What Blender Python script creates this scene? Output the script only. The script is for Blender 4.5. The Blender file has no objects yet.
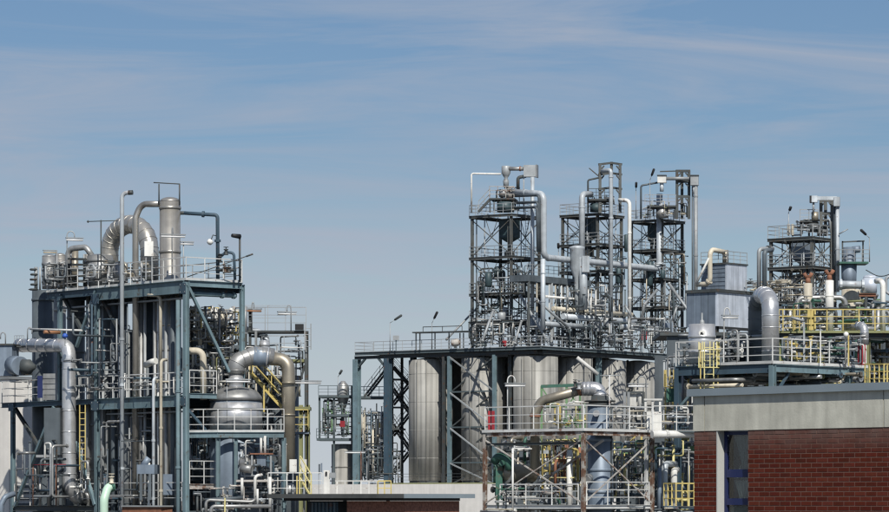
import bpy, math, random
from mathutils import Vector, Matrix
R = math.radians
sc = bpy.context.scene
COL = sc.collection

# ------------------------------------------------------------------ camera
FPX, HY, CX, ZC = 3300.0, 500.0, 444.5, 5.0      # focal length and horizon in photo pixels, eye height in metres
cam_d = bpy.data.cameras.new('camera')
cam = bpy.data.objects.new('camera', cam_d)
COL.objects.link(cam)
cam.location = (0, 0, ZC)
cam.rotation_euler = (R(90), 0, 0)
cam_d.sensor_width = 36
cam_d.lens = 36 * FPX / 889
cam_d.shift_y = (HY - 256) / 889
cam_d.clip_start = 1
cam_d.clip_end = 20000
sc.camera = cam

# ------------------------------------------------------------------ sky and sun
SUN_EL, SUN_AZ = 46, 12          # sun high behind the camera, to its right
world = bpy.data.worlds.new('World')
sc.world = world
world.use_nodes = True
nt = world.node_tree
nt.nodes.clear()
def wn(t, **k):
    n = nt.nodes.new(t)
    for a, b in k.items(): setattr(n, a, b)
    return n
out = wn('ShaderNodeOutputWorld')
bg = wn('ShaderNodeBackground')
bg.inputs['Strength'].default_value = 0.078
sky = wn('ShaderNodeTexSky', sky_type='NISHITA', sun_disc=False)
sky.sun_elevation = R(SUN_EL)
sky.sun_rotation = R(180 - SUN_AZ)
sky.altitude = 100
sky.air_density = 1.0
sky.dust_density = 0.4
sky.ozone_density = 2.2
tc = wn('ShaderNodeTexCoord')
mp = wn('ShaderNodeMapping')
mp.inputs['Scale'].default_value = (6, 6, 50)
mp.inputs['Rotation'].default_value = (R(0.6), R(1.6), 0)
nz = wn('ShaderNodeTexNoise')
nz.inputs['Scale'].default_value = 1.0
nz.inputs['Detail'].default_value = 9
nz.inputs['Roughness'].default_value = 0.62
nz.inputs['Distortion'].default_value = 0.7
rp = wn('ShaderNodeValToRGB')
rp.color_ramp.elements[0].position = 0.40
rp.color_ramp.elements[0].color = (0, 0, 0, 1)
rp.color_ramp.elements[1].position = 0.66
rp.color_ramp.elements[1].color = (0.85, 0.85, 0.85, 1)
mx = wn('ShaderNodeMix', data_type='RGBA')
tint = wn('ShaderNodeMix', data_type='RGBA', blend_type='MULTIPLY')
tint.inputs[0].default_value = 1.0
tint.inputs[7].default_value = (0.635, 0.735, 0.87, 1)
nt.links.new(tc.outputs['Generated'], mp.inputs['Vector'])
nt.links.new(mp.outputs['Vector'], nz.inputs['Vector'])
nt.links.new(nz.outputs['Fac'], rp.inputs['Fac'])
nt.links.new(rp.outputs['Color'], mx.inputs[0])
nt.links.new(sky.outputs['Color'], tint.inputs[6])
nt.links.new(tint.outputs[2], mx.inputs[6])
mx.inputs[7].default_value = (4.6, 5.3, 6.6, 1)       # thin veil cloud, as bright as the hazy sky
sepw = wn('ShaderNodeSeparateXYZ')
nt.links.new(tc.outputs['Generated'], sepw.inputs[0])
hr = wn('ShaderNodeMapRange', interpolation_type='SMOOTHSTEP')
hr.inputs[1].default_value = -0.015; hr.inputs[2].default_value = 0.115
hr.inputs[3].default_value = 0.97; hr.inputs[4].default_value = 0.0
nt.links.new(sepw.outputs['Z'], hr.inputs[0])
hz_ = wn('ShaderNodeMix', data_type='RGBA')
nt.links.new(hr.outputs[0], hz_.inputs[0])
nt.links.new(mx.outputs[2], hz_.inputs[6])
hz_.inputs[7].default_value = (6.9, 7.5, 8.2, 1)
nt.links.new(hz_.outputs[2], bg.inputs['Color'])
nt.links.new(bg.outputs[0], out.inputs['Surface'])

sun_d = bpy.data.lights.new('sun', 'SUN')
sun_d.energy = 4.7
sun_d.angle = R(0.53)
sun_d.color = (1.0, 0.95, 0.87)
sun = bpy.data.objects.new('sun', sun_d)
COL.objects.link(sun)
to_sun = Vector((math.sin(R(SUN_AZ)) * math.cos(R(SUN_EL)), -math.cos(R(SUN_AZ)) * math.cos(R(SUN_EL)), math.sin(R(SUN_EL))))
sun.rotation_euler = to_sun.to_track_quat('Z', 'Y').to_euler()
sun.location = (60, -80, 120)

vs_ = sc.view_settings
vs_.view_transform = 'Standard'
vs_.look = 'None'
vs_.exposure = 0.0
vs_.gamma = 1.0
vs_.use_curve_mapping = False
sc.cycles.use_denoising = True
sc.cycles.filter_width = 1.3
sc.cycles.max_bounces = 6
sc.cycles.diffuse_bounces = 3
sc.cycles.glossy_bounces = 3
sc.cycles.transmission_bounces = 4
sc.cycles.sample_clamp_indirect = 6

# ------------------------------------------------------------------ materials
M = {}
def mat(name, col, rough=0.6, metal=0.0, var=0.18, scale=1.2, streak=0.0, sscale=(2.6, 2.6, 0.07), rust=0.0, rustcol=(0.16, 0.07, 0.035), rnd=0.14, bump=0.0, spec=0.4, bscale=20):
    m = bpy.data.materials.new(name)
    m.use_nodes = True
    t = m.node_tree
    N, L = t.nodes, t.links
    b = N['Principled BSDF']
    b.inputs['Metallic'].default_value = metal
    b.inputs['Roughness'].default_value = rough
    b.inputs['Specular IOR Level'].default_value = spec
    geo = N.new('ShaderNodeNewGeometry')
    n1 = N.new('ShaderNodeTexNoise')
    n1.inputs['Scale'].default_value = scale
    n1.inputs['Detail'].default_value = 5
    L.new(geo.outputs['Position'], n1.inputs['Vector'])
    oi = N.new('ShaderNodeObjectInfo')
    def mathn(op, a, b_=None, c=None):
        n = N.new('ShaderNodeMath')
        n.operation = op
        for i, v in enumerate((a, b_, c)):
            if v is None: continue
            if isinstance(v, (int, float)): n.inputs[i].default_value = v
            else: L.new(v, n.inputs[i])
        return n.outputs[0]
    f = mathn('MULTIPLY_ADD', n1.outputs['Fac'], 4 * var, 1 - 2 * var)
    f = mathn('MULTIPLY', f, mathn('MULTIPLY_ADD', oi.outputs['Random'], 2 * rnd, 1 - rnd))
    if streak:
        mpn = N.new('ShaderNodeMapping')
        mpn.inputs['Scale'].default_value = sscale
        n2 = N.new('ShaderNodeTexNoise')
        n2.inputs['Scale'].default_value = 1.6
        n2.inputs['Detail'].default_value = 4
        L.new(geo.outputs['Position'], mpn.inputs['Vector'])
        L.new(mpn.outputs[0], n2.inputs['Vector'])
        f = mathn('MULTIPLY', f, mathn('MULTIPLY_ADD', n2.outputs['Fac'], 4 * streak, 1 - 2 * streak))
    f = mathn('MAXIMUM', f, 0.05)
    mixn = N.new('ShaderNodeMix')
    mixn.data_type = 'RGBA'
    mixn.blend_type = 'MULTIPLY'
    mixn.inputs[0].default_value = 1
    mixn.inputs[6].default_value = (*col, 1)
    cc = N.new('ShaderNodeCombineColor')
    for i in range(3): L.new(f, cc.inputs[i])
    L.new(cc.outputs[0], mixn.inputs[7])
    res = mixn.outputs[2]
    if rust:
        n3 = N.new('ShaderNodeTexNoise')
        n3.inputs['Scale'].default_value = 2.3
        n3.inputs['Detail'].default_value = 8
        n3.inputs['Roughness'].default_value = 0.7
        L.new(geo.outputs['Position'], n3.inputs['Vector'])
        r = N.new('ShaderNodeValToRGB')
        r.color_ramp.elements[0].position = 0.62 - 0.3 * rust
        r.color_ramp.elements[1].position = 0.72 - 0.3 * rust
        L.new(n3.outputs['Fac'], r.inputs['Fac'])
        m2 = N.new('ShaderNodeMix')
        m2.data_type = 'RGBA'
        L.new(r.outputs['Color'], m2.inputs[0])
        L.new(res, m2.inputs[6])
        m2.inputs[7].default_value = (*rustcol, 1)
        res = m2.outputs[2]
        if metal:
            L.new(mathn('MULTIPLY', mathn('SUBTRACT', 1.0, r.outputs['Color']), metal), b.inputs['Metallic'])
    L.new(res, b.inputs['Base Color'])
    L.new(mathn('MULTIPLY_ADD', n1.outputs['Fac'], 0.3, rough - 0.15), b.inputs['Roughness'])
    if bump:
        n4 = N.new('ShaderNodeTexNoise')
        n4.inputs['Scale'].default_value = bscale
        n4.inputs['Detail'].default_value = 4
        L.new(geo.outputs['Position'], n4.inputs['Vector'])
        bp = N.new('ShaderNodeBump')
        bp.inputs['Strength'].default_value = bump
        bp.inputs['Distance'].default_value = 0.02
        L.new(n4.outputs['Fac'], bp.inputs['Height'])
        L.new(bp.outputs[0], b.inputs['Normal'])
    M[name] = m
    return m
mat('blue_steel', (0.135, 0.20, 0.225), 0.6, var=0.22, streak=0.16, rust=0.14, rustcol=(.09, .075, .06))
mat('deep_blue_steel', (0.05, 0.085, 0.115), 0.55, var=0.15, streak=0.12, rust=0.08)
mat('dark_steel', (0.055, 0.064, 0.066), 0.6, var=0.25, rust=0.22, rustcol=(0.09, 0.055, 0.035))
mat('tower_steel', (0.095, 0.102, 0.10), 0.65, var=0.25, rust=0.25, rustcol=(0.10, 0.075, 0.045))
mat('rust_steel', (0.40, 0.385, 0.36), 0.7, var=0.3, rust=0.42, rustcol=(0.17, 0.10, 0.07))
mat('rust_column', (0.36, 0.34, 0.31), 0.75, var=0.3, rust=0.62, rustcol=(0.135, 0.075, 0.05))
mat('deck', (0.075, 0.10, 0.11), 0.7, var=0.2, rust=0.08)
mat('galv', (0.30, 0.32, 0.33), 0.5, 0.2, var=0.2, rust=0.06, rnd=.2)
mat('white_rail', (0.54, 0.55, 0.54), 0.5, var=0.2, rust=0.12)
mat('white_paint', (0.62, 0.62, 0.59), 0.55, var=0.18, streak=0.14, rust=0.10, rnd=.2)
mat('cream', (0.50, 0.46, 0.37), 0.55, var=0.15, streak=0.15, rust=0.1)
mat('pale_pipe', (0.43, 0.47, 0.50), 0.5, 0.15, var=0.18, streak=0.16, rust=0.04, rnd=.2)
mat('alu', (0.58, 0.59, 0.60), 0.34, 0.62, var=0.14, streak=0.12, scale=2.5, bump=0.06, bscale=6)
mat('alu_dull', (0.32, 0.325, 0.32), 0.45, 0.55, var=0.2, streak=0.15, scale=2.5)
mat('stainless', (0.41, 0.395, 0.36), 0.36, 0.68, var=0.15, streak=0.14)
mat('tarnished', (0.33, 0.30, 0.24), 0.42, 0.55, var=0.2, streak=0.12, rust=0.06)
mat('silo', (0.27, 0.267, 0.248), 0.62, 0.08, var=0.14, streak=0.55, sscale=(1.5, 1.5, .03), scale=0.8, rnd=0.06)  # strong vertical streaks paint both stains and dark shadow stripes
mat('slate', (0.095, 0.115, 0.13), 0.5, 0.1, var=0.25, streak=0.15)
mat('vessel_grey', (0.17, 0.185, 0.19), 0.5, 0.15, var=0.25, streak=0.2)
mat('slate_blue', (0.18, 0.225, 0.28), 0.5, 0.2, var=0.2, streak=0.2)
mat('black', (0.015, 0.016, 0.018), 0.6)
mat('teal_dark', (0.045, 0.075, 0.085), 0.5, 0.1, var=0.25, streak=0.15)
mat('yellow', (0.52, 0.42, 0.15), 0.5, var=0.2, rust=0.06)
mat('pale_yellow', (0.62, 0.56, 0.26), 0.5, var=0.15, rust=0.05)
mat('olive', (0.20, 0.21, 0.10), 0.6, var=0.2, rust=0.12)
mat('green', (0.045, 0.12, 0.09), 0.45, var=0.2, rust=0.1)
mat('grass_green', (0.12, 0.22, 0.11), 0.5, var=0.2, rust=0.08)
mat('mint', (0.45, 0.62, 0.50), 0.4, var=0.1)
mat('red', (0.30, 0.025, 0.035), 0.45, var=0.15)
mat('orange_rust', (0.22, 0.10, 0.06), 0.75, var=0.35, scale=4)
mat('blue_paint', (0.035, 0.10, 0.40), 0.4)
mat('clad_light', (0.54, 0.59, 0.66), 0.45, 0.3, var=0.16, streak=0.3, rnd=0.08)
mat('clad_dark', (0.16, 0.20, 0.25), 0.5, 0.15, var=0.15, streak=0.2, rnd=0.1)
mat('white_wall', (0.70, 0.68, 0.64), 0.8, var=0.07, streak=0.06, rnd=0.02, bump=0.15)
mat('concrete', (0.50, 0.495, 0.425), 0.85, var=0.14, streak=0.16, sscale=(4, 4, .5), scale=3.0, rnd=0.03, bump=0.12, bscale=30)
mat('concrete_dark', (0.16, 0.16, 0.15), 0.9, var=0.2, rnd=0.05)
mat('roof_cap', (0.24, 0.29, 0.32), 0.5, 0.2, var=0.1, streak=0.0, rnd=0.04)
mat('window_blue', (0.014, 0.022, 0.085), 0.4, var=0.1)
mat('mortar', (0.165, 0.092, 0.07), 0.95, var=0.15, scale=6)
mat('plaster', (0.44, 0.45, 0.43), 0.8, var=0.06, rnd=0.02)
mat('ground', (0.085, 0.083, 0.078), 0.9, var=0.25, scale=0.15, rnd=0)
mat('curtain', (0.27, 0.30, 0.28), 0.8, var=0.1)
mat('roof_felt', (0.07, 0.075, 0.075), 0.8, var=0.25, scale=3)
mat('hut_brick', (0.27, 0.12, 0.08), 0.9, var=0.45, scale=16, bump=.5)
mat('lamp_white', (0.75, 0.76, 0.76), 0.35, var=0.05)
mat('lamp_orange', (0.38, 0.19, 0.10), 0.5)

# brick: colour differs from brick to brick, pale bloom along the top courses under the concrete band
m = bpy.data.materials.new('brick'); m.use_nodes = True
N, L = m.node_tree.nodes, m.node_tree.links
b = N['Principled BSDF']; b.inputs['Roughness'].default_value = 0.85; b.inputs['Specular IOR Level'].default_value = 0.08
oi = N.new('ShaderNodeObjectInfo'); cr = N.new('ShaderNodeValToRGB')
e = cr.color_ramp.elements
e[0].position = 0.0; e[0].color = (0.088, 0.021, 0.014, 1)
e[1].position = 1.0; e[1].color = (0.145, 0.036, 0.023, 1)
for p_, c_ in ((0.3, (0.108, 0.023, 0.014, 1)), (0.7, (0.128, 0.028, 0.017, 1))):
    q = e.new(p_); q.color = c_
L.new(oi.outputs['Random'], cr.inputs['Fac'])
geo = N.new('ShaderNodeNewGeometry')
no = N.new('ShaderNodeTexNoise'); no.inputs['Scale'].default_value = 9; no.inputs['Detail'].default_value = 6
L.new(geo.outputs['Position'], no.inputs['Vector'])
sep = N.new('ShaderNodeSeparateXYZ'); L.new(geo.outputs['Position'], sep.inputs[0])
mr = N.new('ShaderNodeMapRange'); mr.inputs[1].default_value = 5.80; mr.inputs[2].default_value = 6.16
L.new(sep.outputs['Z'], mr.inputs[0])
no2 = N.new('ShaderNodeTexNoise'); no2.inputs['Scale'].default_value = 3.2; no2.inputs['Detail'].default_value = 5
L.new(geo.outputs['Position'], no2.inputs['Vector'])
mu = N.new('ShaderNodeMath'); mu.operation = 'MULTIPLY'; L.new(mr.outputs[0], mu.inputs[0]); L.new(no2.outputs['Fac'], mu.inputs[1])
mu2 = N.new('ShaderNodeMath'); mu2.operation = 'MULTIPLY'; mu2.inputs[1].default_value = 0.85; L.new(mu.outputs[0], mu2.inputs[0])
mm = N.new('ShaderNodeMix'); mm.data_type = 'RGBA'; mm.blend_type = 'MULTIPLY'; mm.inputs[0].default_value = 0.4
L.new(cr.outputs[0], mm.inputs[6]); L.new(no.outputs['Color'], mm.inputs[7])
bl = N.new('ShaderNodeMix'); bl.data_type = 'RGBA'; L.new(mu2.outputs[0], bl.inputs[0]); L.new(mm.outputs[2], bl.inputs[6]); bl.inputs[7].default_value = (0.20, 0.16, 0.14, 1)
L.new(bl.outputs[2], b.inputs['Base Color'])
bp = N.new('ShaderNodeBump'); bp.inputs['Strength'].default_value = 0.4; bp.inputs['Distance'].default_value = 0.01
L.new(no.outputs['Fac'], bp.inputs['Height']); L.new(bp.outputs[0], b.inputs['Normal'])
M['brick'] = m

m = bpy.data.materials.new('glass'); m.use_nodes = True
b = m.node_tree.nodes['Principled BSDF']
b.inputs['Base Color'].default_value = (0.75, 0.80, 0.80, 1); b.inputs['Roughness'].default_value = 0.03
b.inputs['Transmission Weight'].default_value = 1.0; b.inputs['IOR'].default_value = 1.45
M['glass'] = m

# ------------------------------------------------------------------ projection helpers: photo pixel + real depth -> metres
def W(px, py, Y): return Vector(((px - CX) * Y / FPX, Y, ZC + (HY - py) * Y / FPX))
def mpp(Y): return Y / FPX
class Fr:
    """A building grid: u recedes to the right, v recedes to the left, both from a near corner."""
    def __init__(s, px, Y, tl):
        s.o = Vector(((px - CX) * Y / FPX, Y, 0))
        s.u = Vector((math.sin(R(tl)), math.cos(R(tl)), 0))
        s.v = Vector((-math.cos(R(tl)), math.sin(R(tl)), 0))
    def P(s, u, v, z=0.0): return s.o + s.u * u + s.v * v + Vector((0, 0, z))
    def ua(s, px, v=0.0):
        k = (px - CX) / FPX; b = s.o + s.v * v
        return (k * b.y - b.x) / (s.u.x - k * s.u.y)
    def va(s, px, u=0.0):
        k = (px - CX) / FPX; b = s.o + s.u * u
        return (k * b.y - b.x) / (s.v.x - k * s.v.y)
    def z(s, py, u=0.0, v=0.0): return ZC + (HY - py) * s.P(u, v).y / FPX
    def U(s, px, py, v=0.0):
        u = s.ua(px, v); return s.P(u, v, s.z(py, u, v))
    def V(s, px, py, u=0.0):
        v = s.va(px, u); return s.P(u, v, s.z(py, u, v))

# ------------------------------------------------------------------ mesh helpers
UP = Vector((0, 0, 1))
def basis(d, up=UP):
    d = d.normalized()
    if abs(d.dot(up)) > 0.98: up = Vector((0, 1, 0)) if abs(d.y) < 0.9 else Vector((1, 0, 0))
    s = d.cross(up).normalized()
    return d, s, s.cross(d).normalized()
def fillet(pts, br, n=4):
    pts = [Vector(p) for p in pts]
    o = [pts[0]]
    for i in range(1, len(pts) - 1):
        a, p, c = pts[i - 1], pts[i], pts[i + 1]
        d1, d2 = (a - p), (c - p)
        l1, l2 = d1.length, d2.length
        if l1 < 1e-6 or l2 < 1e-6: continue
        d1 /= l1; d2 /= l2
        ang = d1.angle(d2)
        if ang > 3.05: o.append(p); continue
        t = min(br / math.tan(ang / 2), l1 * 0.49, l2 * 0.49)
        rr = t * math.tan(ang / 2)
        bis = (d1 + d2).normalized()
        c0 = p + bis * (rr / math.sin(ang / 2))
        s0, s1 = p + d1 * t - c0, p + d2 * t - c0
        w = s0.angle(s1)
        for k in range(n + 1):
            f = k / n
            o.append(c0 + (s0 * math.sin((1 - f) * w) + s1 * math.sin(f * w)) / math.sin(w))
    o.append(pts[-1])
    return o
class MB:
    def __init__(s): s.v = []; s.f = []; s.sm = []
    def face(s, idx, smooth=False): s.f.append(idx); s.sm.append(smooth)
    def hexa(s, c8):
        n = len(s.v); s.v += [Vector(c) for c in c8]
        for q in ((0, 3, 2, 1), (4, 5, 6, 7), (0, 1, 5, 4), (1, 2, 6, 5), (2, 3, 7, 6), (3, 0, 4, 7)): s.face([n + i for i in q])
        return s
    def obox(s, o, a, b, c):
        """box from corner o along the three edge vectors"""
        o, a, b, c = map(Vector, (o, a, b, c))
        return s.hexa([o, o + a, o + a + b, o + b, o + c, o + a + c, o + a + b + c, o + b + c])
    def bar(s, p, q, w, h=None, up=UP):
        p, q = Vector(p), Vector(q); h = h or w
        d, sd, u = basis(q - p, up)
        return s.obox(p - sd * w / 2 - u * h / 2, sd * w, q - p, u * h)
    def ibeam(s, p, q, w, h, t=None, up=UP):
        """rolled H section: two flanges and a web"""
        p, q = Vector(p), Vector(q); t = t or min(w, h) * 0.13
        d, sd, u = basis(q - p, up); L_ = q - p
        for o in (-h / 2, h / 2 - t): s.obox(p - sd * w / 2 + u * o, sd * w, L_, u * t)
        s.obox(p - sd * t / 2 + u * (-h / 2 + t), sd * t, L_, u * (h - 2 * t))
        return s
    def tube(s, pts, r, n=10, caps=True, smooth=True, rs=None):
        pts = [Vector(p) for p in pts]
        k = len(pts); st = len(s.v)
        d0, sd, u = basis(pts[1] - pts[0])
        prev = d0
        for i, p in enumerate(pts):
            d = (pts[min(i + 1, k - 1)] - pts[max(i - 1, 0)]).normalized()
            if i and d.dot(prev) < 0.99999:
                q = prev.rotation_difference(d); sd = q @ sd; u = q @ u
            prev = d
            rr = rs[i] if rs else r
            for j in range(n):
                a = 2 * math.pi * j / n
                s.v.append(p + (sd * math.cos(a) + u * math.sin(a)) * rr)
        for i in range(k - 1):
            for j in range(n):
                a, b = st + i * n + j, st + i * n + (j + 1) % n
                s.face([a, b, b + n, a + n], smooth)
        if caps:
            s.face([st + j for j in range(n)][::-1]); s.face([st + (k - 1) * n + j for j in range(n)])
        return s
    def cyl(s, p, q, r, n=12, r2=None): return s.tube([p, q], r, n, rs=[r, r if r2 is None else r2])
    def lathe(s, c, prof, n=20, smooth=True, axis=UP):
        """profile of (radius, height) pairs about an axis through c"""
        c = Vector(c); d, sd, u = basis(axis)
        st = len(s.v); k = len(prof)
        for r, h in prof:
            for j in range(n):
                a = 2 * math.pi * j / n
                s.v.append(c + d * h + (sd * math.cos(a) + u * math.sin(a)) * max(r, 1e-4))
        for i in range(k - 1):
            for j in range(n):
                a, b = st + i * n + j, st + i * n + (j + 1) % n
                s.face([a, b, b + n, a + n], smooth)
        s.face([st + j for j in range(n)][::-1]); s.face([st + (k - 1) * n + j for j in range(n)])
        return s
    def mesh(s, name, off=Vector((0, 0, 0))):
        me = bpy.data.meshes.new(name)
        me.from_pydata([tuple(v - off) for v in s.v], [], s.f)
        me.polygons.foreach_set('use_smooth', s.sm)
        me.update()
        return me

BASE = {}
def link(o, parent=None, base=None):
    COL.objects.link(o)
    if parent is not None:
        o.parent = parent; BASE[o.name] = BASE[parent.name]
    else:
        BASE[o.name] = Vector(base); o.location = base
    return o
def tag(o, label, cat, group=None):
    o['label'] = label; o['category'] = cat
    if group: o['group'] = group
    return o
def thing(name, label, cat, base, group=None):
    o = bpy.data.objects.new(name, None)
    o.empty_display_size = 0.3
    return tag(link(o, None, base), label, cat, group)
def part(parent, name, mb, m, label=None):
    me = mb.mesh(name, BASE[parent.name])
    me.materials.append(M[m])
    o = link(bpy.data.objects.new(name, me), parent)
    if label: o['label'] = label
    return o
def inst(parent, name, me, loc):
    o = link(bpy.data.objects.new(name, me), parent)
    o.location = Vector(loc) - BASE[parent.name]
    return o
def solo(name, label, cat, mb, m, base, group=None, kind=None):
    me = mb.mesh(name, Vector(base)); me.materials.append(M[m])
    o = link(bpy.data.objects.new(name, me), None, base)
    if kind: o['kind'] = kind
    else: tag(o, label, cat, group)
    return o
def structure(name, mb, m):
    return solo(name, None, None, mb, m, (0, 0, 0), kind='structure')

# ------------------------------------------------------------------ builders
POST = {}
def post_mesh(h, w, m):
    key = (round(h, 3), round(w, 3), m)
    if key not in POST:
        mb = MB(); mb.obox((-w / 2, -w / 2, 0), (w, 0, 0), (0, w, 0), (0, 0, h))
        me = mb.mesh('post'); me.materials.append(M[m]); POST[key] = me
    return POST[key]
def railing(parent, pts, m='white_rail', h=1.1, n=3, step=1.0, t=0.035, toe=0.0, close=False, label=None, posts=True):
    """rails follow the polyline pts laid on the deck; each upright is a sub-part"""
    pts = [Vector(p) for p in pts]
    if close: pts.append(pts[0])
    mb = MB()
    for k in range(n):
        z = Vector((0, 0, h * (k + 1) / n))
        for a, b in zip(pts, pts[1:]): mb.bar(a + z, b + z, t * (1.3 if k == n - 1 else 0.9))
    if toe:
        for a, b in zip(pts, pts[1:]): mb.bar(a + UP * toe / 2, b + UP * toe / 2, 0.012, toe)
    r = part(parent, 'railing', mb, m, label)
    if posts:
        me = post_mesh(h, t * 1.25, m)
        for i, (a, b) in enumerate(zip(pts, pts[1:])):
            k = max(1, round((b - a).length / step))
            for j in range(k + (1 if i == len(pts) - 2 and not close else 0)): inst(r, 'post', me, a.lerp(b, j / k))
    return r
def deck(parent, fr, u0, u1, v0, v1, z, t=0.1, m='deck', name='deck'):
    mb = MB(); mb.obox(fr.P(u0, v0, z - t), fr.u * (u1 - u0), fr.v * (v1 - v0), UP * t)
    return part(parent, name, mb, m)
def column(parent, p, z0, z1, w=0.26, m='blue_steel', fr=None, name='column'):
    p = Vector(p); mb = MB()
    mb.ibeam(Vector((p.x, p.y, z0)), Vector((p.x, p.y, z1)), w, w, up=(fr.u if fr else Vector((1, 0, 0))))
    return part(parent, name, mb, m)
def beam(parent, p, q, w=0.2, h=0.3, m='blue_steel', name='beam'):
    return part(parent, name, MB().ibeam(p, q, w, h), m)
def brace(parent, p, q, w=0.12, m='blue_steel', name='brace'):
    return part(parent, name, MB().bar(p, q, w), m)
def arclen(pts):
    o = [0.0]
    for a, b in zip(pts, pts[1:]): o.append(o[-1] + (b - a).length)
    return o
def at_len(pts, L_, s):
    for i in range(len(pts) - 1):
        if s <= L_[i + 1] + 1e-9:
            d = pts[i + 1] - pts[i]
            return pts[i] + d * ((s - L_[i]) / max(d.length, 1e-6)), d.normalized()
    return pts[-1], (pts[-1] - pts[-2]).normalized()
def pipe(name, label, cat, pts, r, m, bend=None, n=12, bands=0, band_m=None, flanges=(), parent=None, nb=5, group=None, fl=1.45):
    """one run of pipe with rounded bends; seam bands every `bands` metres and flanges at arc-length fractions are parts"""
    pp = fillet(pts, bend if bend else r * 2.6, nb)
    mb = MB().tube(pp, r, n)
    if parent is None:
        low = min(pp, key=lambda q: q.z)
        o = solo(name, label, cat, mb, m, low, group)
    else: o = part(parent, name, mb, m, label)
    L_ = arclen(pp)
    if bands:
        k = int(L_[-1] / bands)
        for i in range(1, k + 1):
            p, d = at_len(pp, L_, i * bands - bands * 0.5)
            part(o, 'band', MB().lathe(p, [(r * 1.0, -0.03), (r * 1.035, -0.025), (r * 1.035, 0.025), (r * 1.0, 0.03)], n, axis=d), band_m or m)
    for fgt in flanges:
        p, d = at_len(pp, L_, fgt * L_[-1])
        part(o, 'flange', MB().lathe(p, [(r * fl, -0.05 - r * 0.08), (r * fl, 0.05 + r * 0.08)], n, False, axis=d), band_m or m)
    return o
def vessel(name, label, cat, px, Y, yt, yb, rpx, m, dome=0.35, bands=(), band_m=None, n=24, neck=None, bottom=None, group=None, cap_m=None):
    """upright drum: shell, domed head, seam bands at given photo heights; yb None = stands on the ground"""
    r = rpx * mpp(Y); zt = W(px, yt, Y).z; zb = 0.0 if yb is None else W(px, yb, Y).z
    x = W(px, 0, Y).x
    t = thing(name, label, cat, (x, Y, zb), group)
    zs = zt - r * dome
    c = Vector((x, Y, 0))
    part(t, 'shell', MB().lathe(c, [(r, zb), (r, zs)], n), m)
    if dome:
        pr = [(r * math.cos(a), zs + r * dome * math.sin(a)) for a in [i * math.pi / 16 for i in range(0, 9)]]
        part(t, 'domed_head', MB().lathe(c, pr, n), cap_m or m)
    for by in bands:
        z = W(px, by, Y).z
        part(t, 'band', MB().lathe(c, [(r, z - 0.07), (r * 1.04 + 0.01, z - 0.06), (r * 1.04 + 0.01, z + 0.06), (r, z + 0.07)], n), band_m or m)
    return t
def arch_pts(a, b, h, n=14):
    """half-ellipse from a to b rising h"""
    a, b = Vector(a), Vector(b); c = (a + b) / 2; d = (b - a) / 2
    return [c - d * math.cos(math.pi * i / n) + UP * h * math.sin(math.pi * i / n) for i in range(n + 1)]
def tube_lamp(label, px, py, Y, half, base_py, post_dx=0.0, hook=True, m='galv', tm='lamp_white', name='tube_lamp', cat='lamp', tilt=0.0, group=None):
    """strip light slung from a crook-topped post"""
    s = mpp(Y); c = W(px, py, Y)
    foot = W(px + post_dx, base_py, Y)
    t = thing(name, label, cat, foot, group)
    L_ = half * s; ax = Vector((math.cos(R(tilt)), 0.35, math.sin(R(tilt)))).normalized()
    mb = MB(); mb.bar(c - ax * L_, c + ax * L_, 0.16, 0.05); part(t, 'housing', mb, 'galv')
    part(t, 'tube', MB().cyl(c - ax * L_ * 0.95 - UP * 0.1, c + ax * L_ * 0.95 - UP * 0.1, 0.05, 8), tm)
    if hook:
        top = Vector((foot.x, foot.y, c.z + 0.12)); e = c + UP * 0.02
        if abs(post_dx) < 1: e = c + Vector((0.3, 0, 0.02))
        pp = arch_pts(top, Vector((e.x, e.y, top.z)), 0.22, 10)
        part(t, 'post', MB().tube([foot] + pp + [e], 0.028, 6), m)
    else:
        part(t, 'post', MB().tube([foot, Vector((foot.x, foot.y, c.z))], 0.028, 6), m)
    return t
def mast_lamp(label, px, base_py, py_knee, px_head, py_head, Y, m='galv', hm='dark_steel', group=None):
    """street-type lamp: slim mast, short slanted arm, long flat head"""
    a, k, h = W(px, base_py, Y), W(px, py_knee, Y), W(px_head, py_head, Y - 0.4)
    t = thing('mast_lamp', label, 'lamp', a, group)
    part(t, 'mast', MB().cyl(a, k, 0.05, 8, 0.035), m)
    mid = k.lerp(h, 0.35)
    part(t, 'arm', MB().cyl(k, mid, 0.03, 6), m)
    mb = MB(); d = (h - mid)
    mb.tube([mid, mid + d * 0.12, mid + d * 0.9, h], 0.12, 8, rs=[0.05, 0.12, 0.13, 0.06]); part(t, 'lamp_head', mb, hm)
    return t
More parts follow.
